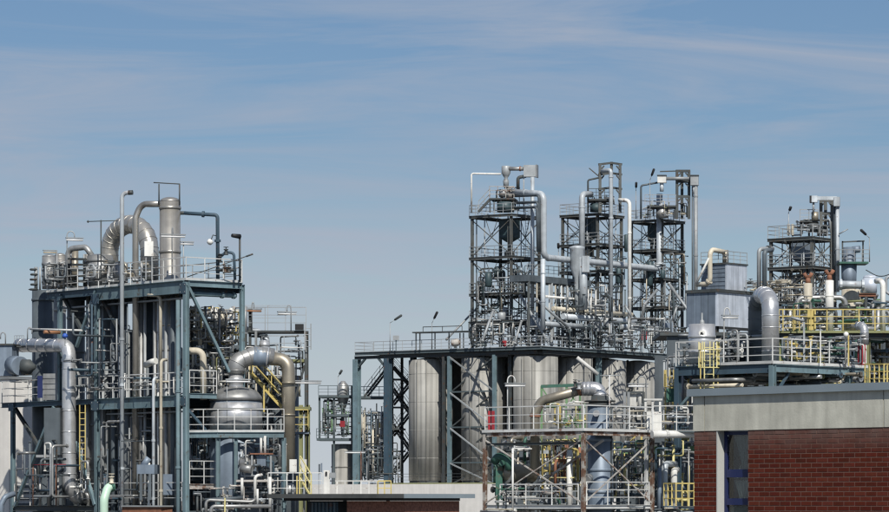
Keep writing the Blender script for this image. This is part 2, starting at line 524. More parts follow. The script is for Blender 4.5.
def ladder(parent, p, z0, z1, side, out_, w=0.45, m='galv', cage=0.0, cage_from=None):
    """ladder in the plane of `side`; hoops bulge along `out_`"""
    p = Vector((p[0], p[1], 0)); side = Vector(side).normalized(); out_ = Vector(out_).normalized()
    for sg in (-1, 1): part(parent, 'ladder_rail', MB().bar(p + side * sg * w / 2 + UP * z0, p + side * sg * w / 2 + UP * z1, 0.05), m)
    k = int((z1 - z0) / 0.3)
    mb = MB(); mb.bar(-side * w / 2, side * w / 2, 0.03)
    me = mb.mesh('rung'); me.materials.append(M[m])
    for i in range(k): inst(parent, 'rung', me, p + UP * (z0 + 0.15 + 0.3 * i))
    if cage:
        zz = cage_from if cage_from is not None else z0 + 2.1
        hoop = [p + side * (cage * math.cos(a)) + out_ * (cage * 1.2 * math.sin(a)) for a in [math.pi * i / 8 for i in range(9)]]
        while zz <= z1:
            part(parent, 'hoop', MB().tube([q + UP * zz for q in hoop], 0.028, 5), m); zz += 0.8
        z_a = cage_from if cage_from is not None else z0 + 2.1
        for i in (0, 2, 4, 6, 8): part(parent, 'cage_strip', MB().bar(hoop[i] + UP * z_a, hoop[i] + UP * z1, 0.045, 0.015), m)
def stair(parent, p0, p1, side, w=0.8, m='dark_steel', rm=None, rail=True, sh=0.22):
    """open steel flight between two points: stringers, treads and sloping handrails"""
    p0, p1 = Vector(p0), Vector(p1); side = Vector(side).normalized()
    for sg in (0, 1): part(parent, 'stringer', MB().bar(p0 + side * w * sg, p1 + side * w * sg, 0.05, sh), m)
    k = max(3, int(abs(p1.z - p0.z) / 0.22))
    d = (p1 - p0); run = Vector((d.x, d.y, 0)).normalized()
    mb = MB().obox(-run * 0.11, run * 0.22, side * w, UP * 0.03)
    me = mb.mesh('tread'); me.materials.append(M[m])
    for i in range(1, k): inst(parent, 'tread', me, p0 + d * (i / k))
    if rail:
        for sg in (0, 1):
            mb = MB()
            for hh in (0.55, 1.05): mb.bar(p0 + side * w * sg + UP * hh, p1 + side * w * sg + UP * hh, 0.04)
            rl = part(parent, 'handrail', mb, rm or m)
            me2 = post_mesh(1.05, 0.045, rm or m)
            n = max(2, int(d.length / 1.2))
            for i in range(n + 1): inst(rl, 'post', me2, p0 + side * w * sg + d * (i / n))
def valve(parent, p, s, m, axis):
    mb = MB(); axis = Vector(axis).normalized()
    mb.lathe(p, [(s * .9, -s * 1.1), (s * .9, -s * .8), (s * .5, -s * .6), (s * .7, 0), (s * .5, s * .6), (s * .9, s * .8), (s * .9, s * 1.1)], 8, axis=axis)
    b = part(parent, 'valve', mb, m)
    q = Vector(p) + UP * s * 1.8
    part(b, 'handwheel', MB().cyl(p, q, s * 0.18, 6).lathe(q, [(s * .95, -s * .12), (s * .95, s * .12)], 8, False), m)
def clutter(label, fr, pxr, pyr, Yr, n, mats, seed, rr=(0.03, 0.09), vfrac=0.5, valves=0.25, drums=0, drum_m='alu_dull', seg=(0.5, 2.4), group=None, name='pipework'):
    """a knot of process piping: every pipe, valve and small drum is a part"""
    rg = random.Random(seed)
    Ym = (Yr[0] + Yr[1]) / 2
    t = thing(name, label, 'pipework', W((pxr[0] + pxr[1]) / 2, pyr[1], Ym), group)
    ax = [fr.u, fr.v, UP]
    def inside(p):
        k = FPX / p.y
        x = CX + p.x * k; y = HY - (p.z - ZC) * k
        return pxr[0] <= x <= pxr[1] and pyr[0] <= y <= pyr[1] and Yr[0] - 0.3 <= p.y <= Yr[1] + 0.3
    made = 0; tries = 0
    while made < n and tries < n * 30:
        tries += 1
        p = W(rg.uniform(*pxr), rg.uniform(*pyr), rg.uniform(*Yr))
        pts = [p]; last = -1
        for k in range(rg.choice((1, 2, 2, 3, 3))):
            for att in range(6):
                a = 2 if (last != 2 and rg.random() < vfrac) else rg.choice((0, 1))
                if a == last: continue
                l = rg.uniform(*seg) * (1.5 if a == 2 else 1) * rg.choice((-1, 1))
                q = pts[-1] + ax[a] * l
                if inside(q): pts.append(q); last = a; break
        if len(pts) < 2: continue
        r = rg.uniform(*rr) * (1.5 if rg.random() < 0.15 else 1)
        m = rg.choice(mats)
        pp = fillet(pts, r * 2.5, 3)
        mb = MB().tube(pp, r, 8)
        for q, d in ((pts[0], pts[1] - pts[0]), (pts[-1], pts[-2] - pts[-1])):
            if rg.random() < 0.6: mb.lathe(q, [(r * 1.7, 0), (r * 1.7, 0.05)], 8, False, axis=d)
        o = part(t, 'pipe', mb, m)
        if rg.random() < valves:
            i = rg.randrange(len(pts) - 1)
            valve(t, pts[i].lerp(pts[i + 1], rg.uniform(.3, .7)), max(r * 1.8, 0.08), rg.choice(mats), pts[i + 1] - pts[i])
        made += 1
    for k in range(drums):
        p = W(rg.uniform(*pxr), rg.uniform(*pyr), rg.uniform(*Yr)); r = rg.uniform(.2, .45); h = rg.uniform(.7, 1.8)
        mb = MB().lathe(p, [(r * .05, 0), (r * .7, r * .15), (r, r * .45), (r, h), (r * .7, h + r * .3), (r * .05, h + r * .45)], 14)
        part(t, 'drum', mb, drum_m)
    return t

# ================================================================== ground
structure('ground', MB().obox((-9000, -500, -0.5), (18000, 0, 0), (0, 14000, 0), (0, 0, 0.5)), 'ground')
structure('road', MB().obox((-150, 24, -0.1), (300, 0, 0), (0, 9, 0), (0, 0, 0.104)), 'concrete_dark')

# ================================================================== brick building, right foreground
B = Fr(770, 58, 49)
bz1, bz0, bzc = B.z(430), 0.0, B.z(394)          # brick top, ground, underside of roof cap
bzt = B.z(386.5)
vl, vr = B.va(694), B.va(889) - 1.6
wa, wb = B.va(716.5), B.va(748)
rb = thing('brick_building', 'red brick building with concrete parapet band and grey metal roof edge', 'building', B.P(0, (vl + vr) / 2, 0))
wall = MB()
wall.obox(B.P(0.004, vr, 0), B.u * 0.35, B.v * (wb - vr), UP * bz1)
wall.obox(B.P(0.004, wa, 0), B.u * 0.35, B.v * (vl - 0.01 - wa), UP * bz1)
wall_o = part(rb, 'wall', wall, 'mortar')
side_w = MB().obox(B.P(0.36, vl - 0.3, 0), B.u * 8.5, B.v * 0.29, UP * bz1)
side_w.obox(B.P(0.36, vr, 0), B.u * 8.5, B.v * 0.3, UP * bz1)
side_w.obox(B.P(8.5, vr, 0), B.u * 0.36, B.v * (vl - vr - 0.01), UP * (bz1 - 0.004))
part(rb, 'rear_wall', side_w, 'brick')
part(rb, 'roof', MB().obox(B.P(0.3, vr + 0.2, bzt - 0.25), B.u * 8.4, B.v * (vl - vr - 0.4), UP * 0.12), 'roof_felt')
# bricks
rg = random.Random(5)
BR = {}
def brick_mesh(L_):
    k = round(L_, 2)
    if k not in BR:
        mb = MB(); e = 0.004; l, h, d = k, 0.071, 0.06
        o = [B.u * e, B.u * e + B.v * l, B.u * e + B.v * l + UP * h, B.u * e + UP * h]
        mb.hexa([B.u * d, B.u * d + B.v * l, B.u * d + B.v * l + UP * h, B.u * d + UP * h,
                 B.v * e + UP * e, B.v * (l - e) + UP * e, B.v * (l - e) + UP * (h - e), B.v * e + UP * (h - e)])
        me = mb.mesh('brick'); me.materials.append(M['brick']); BR[k] = me
    return BR[k]
rest = MB()
nc = int(bz1 / 0.0833)
nbrick = 0
for c in range(nc):
    z = bz1 - 0.0833 * (c + 1) + 0.004
    for a0, a1 in ((vr, wb), (wa, vl)):
        s = math.floor((a0 - vr) / 0.25) * 0.25 + vr - (0.125 if c % 2 else 0)
        while s < a1:
            x0, x1 = max(s + 0.005, a0), min(s + 0.245, a1)
            if x1 - x0 > 0.04:
                p = B.P(rg.uniform(-0.0015, 0.0005), x0, z)
                seen = c < 18 and x1 > B.va(892)
                if seen:
                    inst(wall_o, 'brick', brick_mesh(x1 - x0), p); nbrick += 1
                else:
                    rest.obox(p, B.v * (x1 - x0), B.u * 0.06, UP * 0.071)
            s += 0.25
ro = part(rb, 'lower_brickwork', rest, 'brick'); ro['kind'] = 'stuff'
# concrete band in three panels with open joints
j1, j2 = B.va(705), B.va(884)
for a0, a1 in ((vr, j2 - 0.012), (j2 + 0.012, j1 - 0.012), (j1 + 0.012, vl + 0.012)):
    part(rb, 'concrete_panel', MB().obox(B.P(-0.012, a0, bz1 + 0.006), B.u * 0.36, B.v * (a1 - a0), UP * (bzc - bz1 - 0.006)), 'concrete')
part(rb, 'parapet_core', MB().obox(B.P(0.03, vr, bz1 + 0.01), B.u * 0.30, B.v * (vl - vr - 0.03), UP * (bzc - bz1 - 0.03)), 'black')
part(rb, 'roof_cap', MB().obox(B.P(-0.085, vr, bzc), B.u * 0.5, B.v * (vl + 0.10 - vr), UP * (bzt - bzc)), 'roof_cap')
# window: plastered reveal, blue frame, glass, gathered curtain, dark room
dep = 0.175
part(rb, 'window_reveal', MB().obox(B.P(-0.003, wa - 0.025, 0.9), B.u * dep, B.v * 0.025, UP * (bz1 - 0.9)), 'plaster')
win = part(rb, 'window', MB()
    .obox(B.P(dep, wa - 0.09, 0.9), B.u * 0.07, B.v * 0.09, UP * (bz1 - 0.9))
    .obox(B.P(dep, wb, 0.9), B.u * 0.07, B.v * 0.08, UP * (bz1 - 0.9))
    .obox(B.P(dep + 0.003, wb + 0.08, bz1 - 0.07), B.u * 0.064, B.v * (wa - wb - 0.17), UP * 0.066), 'window_blue')
zT = [bz1 - 0.07, B.z(469.5, dep, wa), B.z(477.5, dep, wa), B.z(498.5, dep, wa), B.z(505, dep, wa)]
for za, zb_ in ((zT[2], zT[1]), (zT[4], zT[3])):
    part(win, 'transom', MB().obox(B.P(dep - 0.012, wb + 0.08, za), B.u * 0.09, B.v * (wa - wb - 0.17), UP * (zb_ - za)), 'window_blue')
for za, zb_ in ((zT[1], zT[0]), (zT[3], zT[2]), (3.9, zT[4])):
    part(win, 'pane', MB().obox(B.P(dep + 0.03, wb + 0.08, za), B.u * 0.006, B.v * (wa - wb - 0.17), UP * (zb_ - za)), 'glass')
def curtain(top, bot, name='curtain'):
    mb = MB(); n, k = 40, 14
    for i in range(k + 1):
        f = i / k
        wd = 0.12 + 0.88 * abs(f - 0.62) ** 0.8 * 1.25
        for j in range(n + 1):
            g = j / n
            v = wb + 0.02 + (wa - wb - 0.05) * (0.5 + (g - 0.5) * min(wd, 1.0) + 0.10 * (f - .5))
            mb.v.append(B.P(dep + 0.16 + 0.035 * math.sin(g * 40) * (0.4 + f), v, top + (bot - top) * f))
    for i in range(k):
        for j in range(n):
            a = i * (n + 1) + j; mb.face([a, a + 1, a + n + 2, a + n + 1], True)
    return part(rb, name, mb, 'curtain')
curtain(zT[0] - 0.02, zT[2] - 0.02)
curtain(zT[2] - 0.05, zT[4] - 0.3)
part(rb, 'blind', MB().obox(B.P(dep + 0.10, wb + 0.05, 3.2), B.u * 0.01, B.v * (wa - wb - 0.1), UP * (zT[4] - 3.22)), 'curtain')
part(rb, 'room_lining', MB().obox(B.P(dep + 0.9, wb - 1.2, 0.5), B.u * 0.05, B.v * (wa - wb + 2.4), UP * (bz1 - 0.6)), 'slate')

# ================================================================== low hut with a felt roof, bottom centre
H = Fr(405, 88, 38)
hz = H.z(494.5)
hl = H.va(286); hd = H.ua(460)
rh = thing('brick_hut', 'low brick hut with flat felt roof in front of the silos', 'building', H.P(1, hl / 2, 0))
part(rh, 'roof', MB().obox(H.P(-0.35, -0.2, hz - 0.07), H.u * (hd + .6), H.v * (hl + 0.5), UP * 0.07), 'roof_felt')
part(rh, 'roof_trim', MB().obox(H.P(-0.40, -0.25, hz - 0.10), H.u * 0.046, H.v * (hl + 0.6), UP * 0.115), 'roof_felt')
part(rh, 'fascia', MB().obox(H.P(-0.1, 0, hz - 0.17), H.u * (hd + .1), H.v * hl, UP * 0.098), 'black')  # black band puts the soffit shadow into the colour
vm = H.va(347)
part(rh, 'wall', MB().obox(H.P(0, 0.02, 0), H.u * 0.24, H.v * (vm - 0.02), UP * (hz - 0.175)), 'hut_brick')
part(rh, 'end_wall', MB().obox(H.P(0.245, 0.02, 0), H.u * (hd - .25), H.v * 0.24, UP * (hz - 0.175)), 'hut_brick')
part(rh, 'roof_trim', MB().obox(H.P(-0.35, -0.25, hz - 0.10), H.u * (hd + .7), H.v * .046, UP * 0.115), 'roof_cap')
part(rh, 'bay_shade', MB().obox(H.P(0.9, vm, 0), H.u * 0.2, H.v * (hl - vm), UP * (hz - 0.175)), 'black')  # black sheet painting the darkness inside the open bay
sh = part(rh, 'shutter', MB().obox(H.P(0.10, H.va(335), 0), H.u * 0.05, H.v * (H.va(309) - H.va(335)), UP * (H.z(502.5))), 'deep_blue_steel')
for i in range(7):
    v = H.va(335) + (H.va(309) - H.va(335)) * (i + .5) / 7
    part(sh, 'slat', MB().obox(H.P(0.06, v - 0.03, 0), H.u * 0.042, H.v * 0.06, UP * (H.z(503))), 'deck')

# ================================================================== left process structure
A = Fr(186, 158, 51)
zA3, zA2, zA1 = A.z(280), A.z(395), A.z(506)
uR = A.ua(242)
v97, v60, v48, v13, v2 = A.va(97), A.va(60), A.va(47), A.va(13), A.va(2)
ra = thing('process_structure', 'blue grey steel process structure with three decks, leftmost of the plant', 'steel structure', A.P(uR / 2, v97 / 2, 0))
def YA(px, u): return A.P(u, A.va(px, u)).y
# decks
deck(ra, A, 0.06, uR, 0.06, v48, zA3, 0.08)
deck(ra, A, 0.06, uR + 1.2, 0.06, v2, zA2, 0.08)
deck(ra, A, 0.06, uR, v97, v13, zA1, 0.08)
deck(ra, A, 0.06, uR + 0.5, 0.06, v97 - 0.1, zA1 - 0.25, 0.08)
# columns
column(ra, A.P(0, 0), 0, zA3 - 0.09, 0.23, fr=A)
column(ra, A.P(uR, 0), 0, zA3 - 0.09, 0.2, fr=A)
column(ra, A.P(0, v97), 0, zA3 - 0.66, 0.21, fr=A)
column(ra, A.P(0, v60), zA2, zA3 - 0.4, 0.2, fr=A)
column(ra, A.P(0, v13), 0, zA2 - 0.3, 0.2, fr=A)
for v in (v97, v60, v13): column(ra, A.P(uR, v), 0, (zA3 if v < v13 else zA2) - 0.09, 0.24, 'deep_blue_steel', fr=A)
# main girders
g = lambda u0, v0, u1, v1, z, w, h, m='blue_steel': beam(ra, A.P(u0, v0, z - h / 2), A.P(u1, v1, z - h / 2), w, h, m)
g(0, 0.17, 0, v97 + 0.2, zA3 - 0.002, 0.22, 0.62)
g(0, v97 + 0.21, 0, v48, zA3 - 0.002, 0.2, 0.36, 'deep_blue_steel')
g(0.17, 0, uR, 0, zA3 - 0.002, 0.2, 0.30)
g(0.2, 0.5, uR, 0.5, zA3 - 0.36, 0.16, 0.24, 'deep_blue_steel')
g(uR, 0.15, uR, v48, zA3 - 0.09, 0.2, 0.4, 'deep_blue_steel')
g(0, 0.17, 0, v97 - 0.15, zA2 - 0.002, 0.22, 0.55)
g(0, v97 + 0.15, 0, v2, zA2 - 0.002, 0.2, 0.26, 'deep_blue_steel')
g(uR, 0.15, uR, v2, zA2 - 0.09, 0.2, 0.4, 'deep_blue_steel')
g(0, v97 + 0.15, 0, v13 - 0.12, zA1 - 0.002, 0.2, 0.28, 'dark_steel')
for v in (v97 * 0.33, v97 * 0.66, v97, v60):
    g(0.12, v, uR - 0.1, v, zA3 - 0.09, 0.16, 0.3, 'deep_blue_steel')
    g(0.12, v, uR - 0.1, v, zA2 - 0.09, 0.16, 0.3, 'deep_blue_steel')
# braces
zb = zA3 - 0.6
brace(ra, A.V(96, 290), A.V(76.5, 347), 0.14)
brace(ra, A.V(62, 294, 0.3), A.V(84, 334, 0.3), 0.16, 'dark_steel')
brace(ra, A.V(101, 296, 0.3), A.V(122, 336, 0.3), 0.16, 'dark_steel')
brace(ra, A.U(187, 284), A.U(229, 372), 0.13)
brace(ra, A.V(15, 506, -0.1), A.V(54, 407, -0.1), 0.15)
brace(ra, A.V(15, 408, 0.3), A.V(39, 447, 0.3), 0.16, 'dark_steel')
brace(ra, A.V(76, 442, -0.1), A.V(95, 505, -0.1), 0.15)
brace(ra, A.U(188, 410, 0.2), A.U(240, 470, 0.2), 0.13, 'deep_blue_steel')
# bolted plates at the joints, cable trays along the girders
for u, v, z, w, h in ((0, v97, zA3 - .55, .7, .5), (0, v97, zA2 - .35, .7, .45), (0, v60, zA3 - .3, .5, .35), (0, v13, zA2 - .25, .5, .4), (0, 0.1, zA2 - .3, .5, .45), (0, 0.1, zA3 - .4, .5, .5)):
    pl_ = part(ra, 'joint_plate', MB().obox(A.P(u - .135, v - w / 2, z - h / 2), A.v * w, A.u * .02, UP * h), 'deep_blue_steel')
    for bx in (.12, .88):
        for bz in (.15, .85): part(pl_, 'bolt', MB().cyl(A.P(u - .155, v - w / 2 + w * bx, z - h / 2 + h * bz), A.P(u - .13, v - w / 2 + w * bx, z - h / 2 + h * bz), .03, 6), 'galv')
for z, v1 in ((zA3 - .85, v48), (zA2 - .8, v97)):
    part(ra, 'cable_tray', MB().obox(A.P(.35, .3, z), A.v * (v1 - .6), A.u * .3, UP * .07), 'galv')
# railings
railing(ra, [A.P(uR, 0, zA3), A.P(0, 0, zA3), A.P(0, v48, zA3)], step=0.95, toe=0.12)
railing(ra, [A.P(uR, 0.1, zA3), A.P(uR, v48, zA3), A.P(0.1, v48, zA3)], 'galv', step=1.4)
railing(ra, [A.P(0, 0.2, zA2), A.P(0, v97 - 0.2, zA2)], step=1.15)
railing(ra, [A.P(0, v97 + 0.2, zA2), A.P(0, A.va(79), zA2)], step=1.0)
railing(ra, [A.P(0, A.va(41), zA2), A.P(0, v2, zA2), A.P(uR, v2, zA2)], step=1.45)
railing(ra, [A.P(0, v97 + 0.2, zA1), A.P(0, v13 - 0.15, zA1)], step=1.6)
railing(ra, [A.P(0, 0.3, zA1 + 0.02), A.P(0, v97 - 0.3, zA1 + 0.02)], step=1.7)
# side balconies on the right face
def balcony(px0, px1, py, dv, rail_m='white_rail', beam_m='blue_steel', nst=0.8, rusty=False, h=1.1):
    z = A.z(py); u0, u1 = A.ua(px0), A.ua(px1)
    deck(ra, A, u0 + 0.02, u1, -dv, 0.3, z, 0.07, 'rust_steel' if rusty else 'deck')
    beam(ra, A.P(u0, -dv, z - 0.13), A.P(u1, -dv, z - 0.13), 0.12, 0.24, beam_m)
    railing(ra, [A.P(u0, 0, z), A.P(u0, -dv, z), A.P(u1, -dv, z), A.P(u1, 0.2, z)], rail_m, step=nst, h=h)
balcony(189, 216, 393, 0.05)
balcony(189, 232, 484, 0.05, beam_m='rust_steel', rusty=True, nst=0.9)
# pipe hung under the top deck
pipe('pipe', 'blue grey pipe hung under the top deck of the leftmost structure', 'pipe', [A.P(0.4, 0.3, zA3 - 0.62), A.P(uR - 0.15, 0.3, zA3 - 0.62)], 0.11, 'blue_steel', flanges=(0.05, 0.7, 0.95))

# white box building behind, far left
WB = Fr(9, 176, 40)
rwb = thing('white_building', 'plain white rendered building behind the left structure at frame edge', 'building', WB.P(2, 2, 0))
zw = WB.z(379)
part(rwb, 'wall', MB().obox(WB.P(0, 0, 0), WB.u * 2.6, WB.v * 8, UP * zw), 'white_wall')
part(rwb, 'roof_edge', MB().obox(WB.P(-0.08, -0.08, zw), WB.u * 2.8, WB.v * 8.2, UP * 0.16), 'galv')
for i in range(4):
    part(rwb, 'louvre', MB().obox(WB.P(0.5, -0.05, WB.z(497) - 0.32 * i + 0.5), WB.u * 2.0, WB.v * 0.048, UP * 0.12), 'slate')

YT = YA(170, 1.3)
# dark process vessels inside the structure
vessel('process_column', 'dark slate clad column at the left edge, topped by ringed fittings', 'process column', 43, YA(43, 1.9), 290, None, 11, 'slate', 0.1, bands=(300, 330))
vessel('process_column', 'narrow ribbed grey column just right of the leftmost dark column', 'process column', 60, YA(60, 1.7), 292, None, 6, 'alu_dull', 0.1, bands=(310, 340, 420))
vessel('process_column', 'ribbed dark vessel behind the pale brace of the top storey', 'process column', 76, YA(76, 1.6), 296, None, 9, 'vessel_grey', 0.1, bands=(318, 352, 410, 450))
vessel('process_column', 'wide dark slate vessel behind the tall vent pipe', 'process column', 109, YA(109, 1.7), 296, None, 19, 'vessel_grey', 0.1, bands=(330, 365, 425, 470))
vessel('process_column', 'dark vessel in shade between the two tall pale pipes', 'process column', 149, YA(149, 1.7), 299, None, 11, 'slate', 0.1)
t = vessel('process_column', 'tall stainless column with domed top rising above the top deck', 'process column', 170, YT, 197, None, 10.5, 'stainless', 0.45, bands=(208, 252, 300, 325, 350, 410))
c = W(170, 0, YT)
for k, (pa, pb) in enumerate((((159, 205), (159, 184)), ((179.5, 205), (179.5, 184)))):
    part(t, 'guard_post', MB().cyl(W(*pa, YT - .3), W(*pb, YT - .3), 0.035, 6), 'dark_steel')
part(t, 'guard_bar', MB().cyl(W(153.5, 182.5, YT - .3), W(180, 184, YT - .3), 0.03, 6), 'dark_steel')
part(t, 'nozzle', MB().cyl(W(180, 213, YT), W(186, 213, YT), 0.09, 8), 'dark_steel')
# ring stack on the leftmost column
t = thing('ring_stack', 'stack of five dark flanged rings at the left end of the top deck', 'fittings', W(37, 290, 167.8))
for i in range(5):
    part(t, 'ring', MB().lathe(W(33.5 + (i % 2) * .6, 289.5 - i * 5, 167.8), [(0.17, -0.05), (0.21 if i else 0.28, 0.0), (0.17, 0.05)], 14), 'dark_steel')
part(t, 'stem', MB().cyl(W(36, 290, 167.8), W(36, 267, 167.8), 0.09, 8), 'galv')
part(t, 'side_stem', MB().cyl(W(40, 290, 167.8), W(40, 267, 167.8), 0.05, 8), 'galv')
# equipment standing on the top deck
t = vessel('drum', 'pale steel drum standing on the top deck below the strip lamp', 'drum', 60, YA(60, .7), 253, 289, 5.5, 'stainless', 0.5, bands=(268,))
vessel('drum', 'grey slatted cooler drum on the top deck, left of the wide tank', 'drum', 75, YA(75, 1.3), 250, 288, 3.5, 'tarnished', 0.3)
pipe('pipe', 'arched grey pipe joining two drums on the top deck', 'pipe', [W(68, 287, 166.7), W(68, 249, 166.7), W(86, 247, 166.1), W(92, 256, 165.9)], 0.15, 'alu_dull', bend=0.35)
t = thing('cooler', 'cooler of stacked dark fins on the top deck', 'cooler', W(79, 290, 166.2))
for i in range(6): part(t, 'fin', MB().bar(W(70, 287 - i * 5.6, 166.3), W(85, 287.2 - i * 5.6, 165.7), 0.35, 0.1), 'dark_steel')
for x in (71, 84): part(t, 'frame_post', MB().cyl(W(x, 290, 166.1), W(x, 254, 166.1), 0.04, 6), 'galv')
vessel('drum', 'wide squat tank on the top deck under the big arched duct', 'drum', 100, YA(100, 1.2), 254, 287, 13, 'alu_dull', 0.2, bands=(261,))
vessel('drum', 'squat grey drum on the top deck right of the arched duct', 'drum', 121, YA(121, .9), 262, 285, 7, 'alu_dull', 0.2)
t = thing('control_cabinet', 'pale grey control cabinet hung beside the tall stainless column', 'cabinet', W(149, 280, 159.8))
part(t, 'cabinet_body', MB().obox(W(144.5, 256, 159.6), (0.42, 0.05, 0), (-.05, .25, 0), (0, 0, 0.72)), 'white_paint')
part(t, 'stand', MB().bar(W(146, 280, 159.7), W(146, 256, 159.7), 0.06), 'galv'); part(t, 'stand', MB().bar(W(152, 280, 159.7), W(152, 256, 159.7), 0.06), 'galv')
# the big arched duct
a_, b_ = W(109.5, 252, YA(109.5, 2.2)), W(149.5, 250, YA(149.5, 2.2))
pts = [W(109.5, 286, a_.y)] + arch_pts(a_, b_, 1.35, 12) + [W(149.5, 280, b_.y)]
pp = pts
o = solo('arched_duct', 'big segmented aluminium duct arching over the top deck', 'duct', MB().tube(pp, 0.46, 18), 'stainless', pts[0])
L_ = arclen(pp)
for i in range(1, 21):
    p, d = at_len(pp, L_, L_[-1] * i / 21)
    part(o, 'band', MB().lathe(p, [(0.46, -.02), (0.478, -.012), (0.478, .012), (0.46, .02)], 18, axis=d), 'stainless')
# tall vent pipe with gooseneck
pv = [A.V(122, 520, -0.35)]; base = pv[0].copy(); base.z = 0
topz = W(0, 193, base.y).z
vp = pipe('vent_pipe', 'tall slim vent pipe with a dark gooseneck end, rising in front of the left structure', 'vent pipe',
     [base, Vector((base.x, base.y, topz)), Vector((base.x + 0.50, base.y - 0.1, topz + 0.02))], 0.105, 'pale_pipe', bend=0.28, flanges=(0.32, 0.52, 0.63), fl=1.25)
part(vp, 'spout', MB().cyl((base.x + 0.32, base.y - .07, topz + .01), (base.x + 0.54, base.y - 0.1, topz + 0.02), 0.118, 10), 'dark_steel')
# overhead line from the stainless column
y1 = 160.4
pipe('pipe', 'grey overhead pipe bending down from the top of the stainless column', 'pipe', [W(160, 204, YT), W(141, 204, YA(141, .6)), W(135.5, 218, YA(135.5, .35)), W(135.5, 520, YA(135.5, .35))], 0.155, 'stainless', bend=0.5, flanges=(0.27,), fl=1.15)
for px, yt, r, lab, m in ((161, 360, 0.075, 'thin cream pipe rising left of the corner column', 'cream'), (178, 300, 0.10, 'blue grey standpipe beside the corner column', 'blue_steel'), (149, 463, 0.06, 'short white pipe at the foot of the corner column', 'white_paint'), (153.5, 378, 0.075, 'pale pipe with hooked top, two left of the corner column', 'pale_pipe')):
    p = A.V(px, 500, -0.25); z = W(0, yt, p.y).z
    pts = [Vector((p.x, p.y, 0)), Vector((p.x, p.y, z))]
    if px in (153.5, 161): pts.append(Vector((p.x + 0.25, p.y + 0.35, z + 0.02)))
    pipe('pipe', lab, 'pipe', pts, r, m, bend=0.2, flanges=(0.45, 0.7), fl=1.3)
p = A.V(161, 292, 0.2)
pipe('pipe', 'cream elbow pipe under the top deck left of the corner column', 'pipe', [W(148, 295, p.y + .4), W(160.5, 295.5, p.y), W(160.5, 366, p.y)], 0.08, 'cream', bend=0.25)
# pale green hose pipe at the bottom
pipe('mint_pipe', 'pale green curved pipe at the bottom of the left structure', 'pipe', [W(104, 560, 158.5), W(104, 500, 158.5), W(107.5, 488, 158.8), W(113, 486, 159.0)], 0.21, 'mint', bend=0.5, flanges=(0.97,), band_m='green', fl=1.3)
t = thing('hydrant_valve', 'weathered cream valve on top of the pale green pipe', 'valve', W(112, 486, 158.8)); valve(t, W(111.5, 480, 158.8), 0.16, 'cream', UP)
# silver duct at left: horizontal run, elbow, long drop, kick at the bottom
Yd = A.V(69, 400, -0.7).y
pipe('silver_duct', 'large silver duct bending from horizontal to a long vertical drop, left edge', 'duct',
     [W(19, 345.5, Yd + 5.0), W(69, 345.5, Yd), W(69, 487, Yd), W(76, 497, Yd + .5), W(92, 500, Yd + 2.2)], 0.345, 'alu', bend=0.62, n=18, bands=1.05, flanges=(0.42,), fl=1.12, nb=8)
# equipment left: blue cabinet, blower drum
t = thing('equipment_housing', 'slate blue equipment housing cut by the left frame edge', 'housing', W(4, 376, 167.8))
part(t, 'housing_body', MB().obox(W(-8, 376, 167.5), (1.02, -0.1, 0), (0.2, 1.2, 0), (0, 0, 1.55)), 'slate_blue')
part(t, 'lid', MB().obox(W(-9, 345.3, 167.4), (1.14, -0.1, 0), (0.2, 1.4, 0), (0, 0, 0.08)), 'dark_steel')
part(t, 'flat_roof', MB().obox(W(10, 347, 167.9), (0.55, 0.1, 0), (0, 1.0, 0), (0, 0, 0.06)), 'dark_steel')
t = thing('blower', 'grey blower drum beside the slate blue housing', 'blower', W(18, 375, 167.8))
part(t, 'casing', MB().cyl(W(13, 365, 167.2), W(20.5, 366, 166.4), 0.48, 16), 'slate_blue')
part(t, 'motor', MB().lathe(W(21, 367, 166.4), [(0.1, 0), (.38, .08), (.38, .5), (.2, .66), (.1, .8)], 14, axis=Vector((1, -.3, 0))), 'dark_steel')
part(t, 'foot', MB().obox(W(13, 375.5, 167.8), (0.8, -.4, 0), (.2, .4, 0), (0, 0, .12)), 'dark_steel')
t = thing('wall_rail', 'thin grey guard rail on the roof left of the silver duct', 'railing', W(18, 348, 168.5))
railing(t, [W(14.5, 344, 168.5), W(24, 344, 168)], 'galv', h=0.42, step=0.2, t=0.02)
t = thing('tube_vent', 'small hooked vent pipe on the housing at the left frame edge', 'vent pipe', W(5, 345, 168))
part(t, 'stem', MB().tube([W(5.5, 345, 168)] + arch_pts(W(5.5, 336, 168), W(0.5, 336, 168), 0.18, 8) + [W(0.5, 339, 168)], 0.03, 6), 'galv')
t = thing('tube_vent', 'small hooked vent pipe above the silver duct run', 'vent pipe', W(27, 340, 168))
part(t, 'stem', MB().tube([W(27.5, 340, 168)] + arch_pts(W(27.5, 331, 168), W(32, 331, 168), 0.18, 8) + [W(32, 334, 168)], 0.03, 6), 'galv')
t = thing('pipe_run', 'rust orange and pale pipe run on the column behind the silver duct', 'pipe', W(55, 333, 165))
part(t, 'pipe', MB().cyl(W(30, 329, 166.5), W(82, 330.5, 164.0), 0.05, 8), 'white_rail'); part(t, 'lagged_pipe', MB().cyl(W(44, 332, 165.6), W(60, 332.5, 166.1), 0.09, 10), 'lamp_orange')
t = thing('signal_float', 'round blue fitting beside the elbow of the silver duct', 'fitting', W(65, 338, 163.5))
part(t, 'ball', MB().lathe(W(65, 338.5, 163.5), [(.02, 0), (.13, .05), (.15, .14), (.08, .24), (.02, .26)], 12), 'blue_paint'); part(t, 'bracket', MB().bar(W(65, 338, 163.5), W(65, 346, 163.5), .05), 'galv')
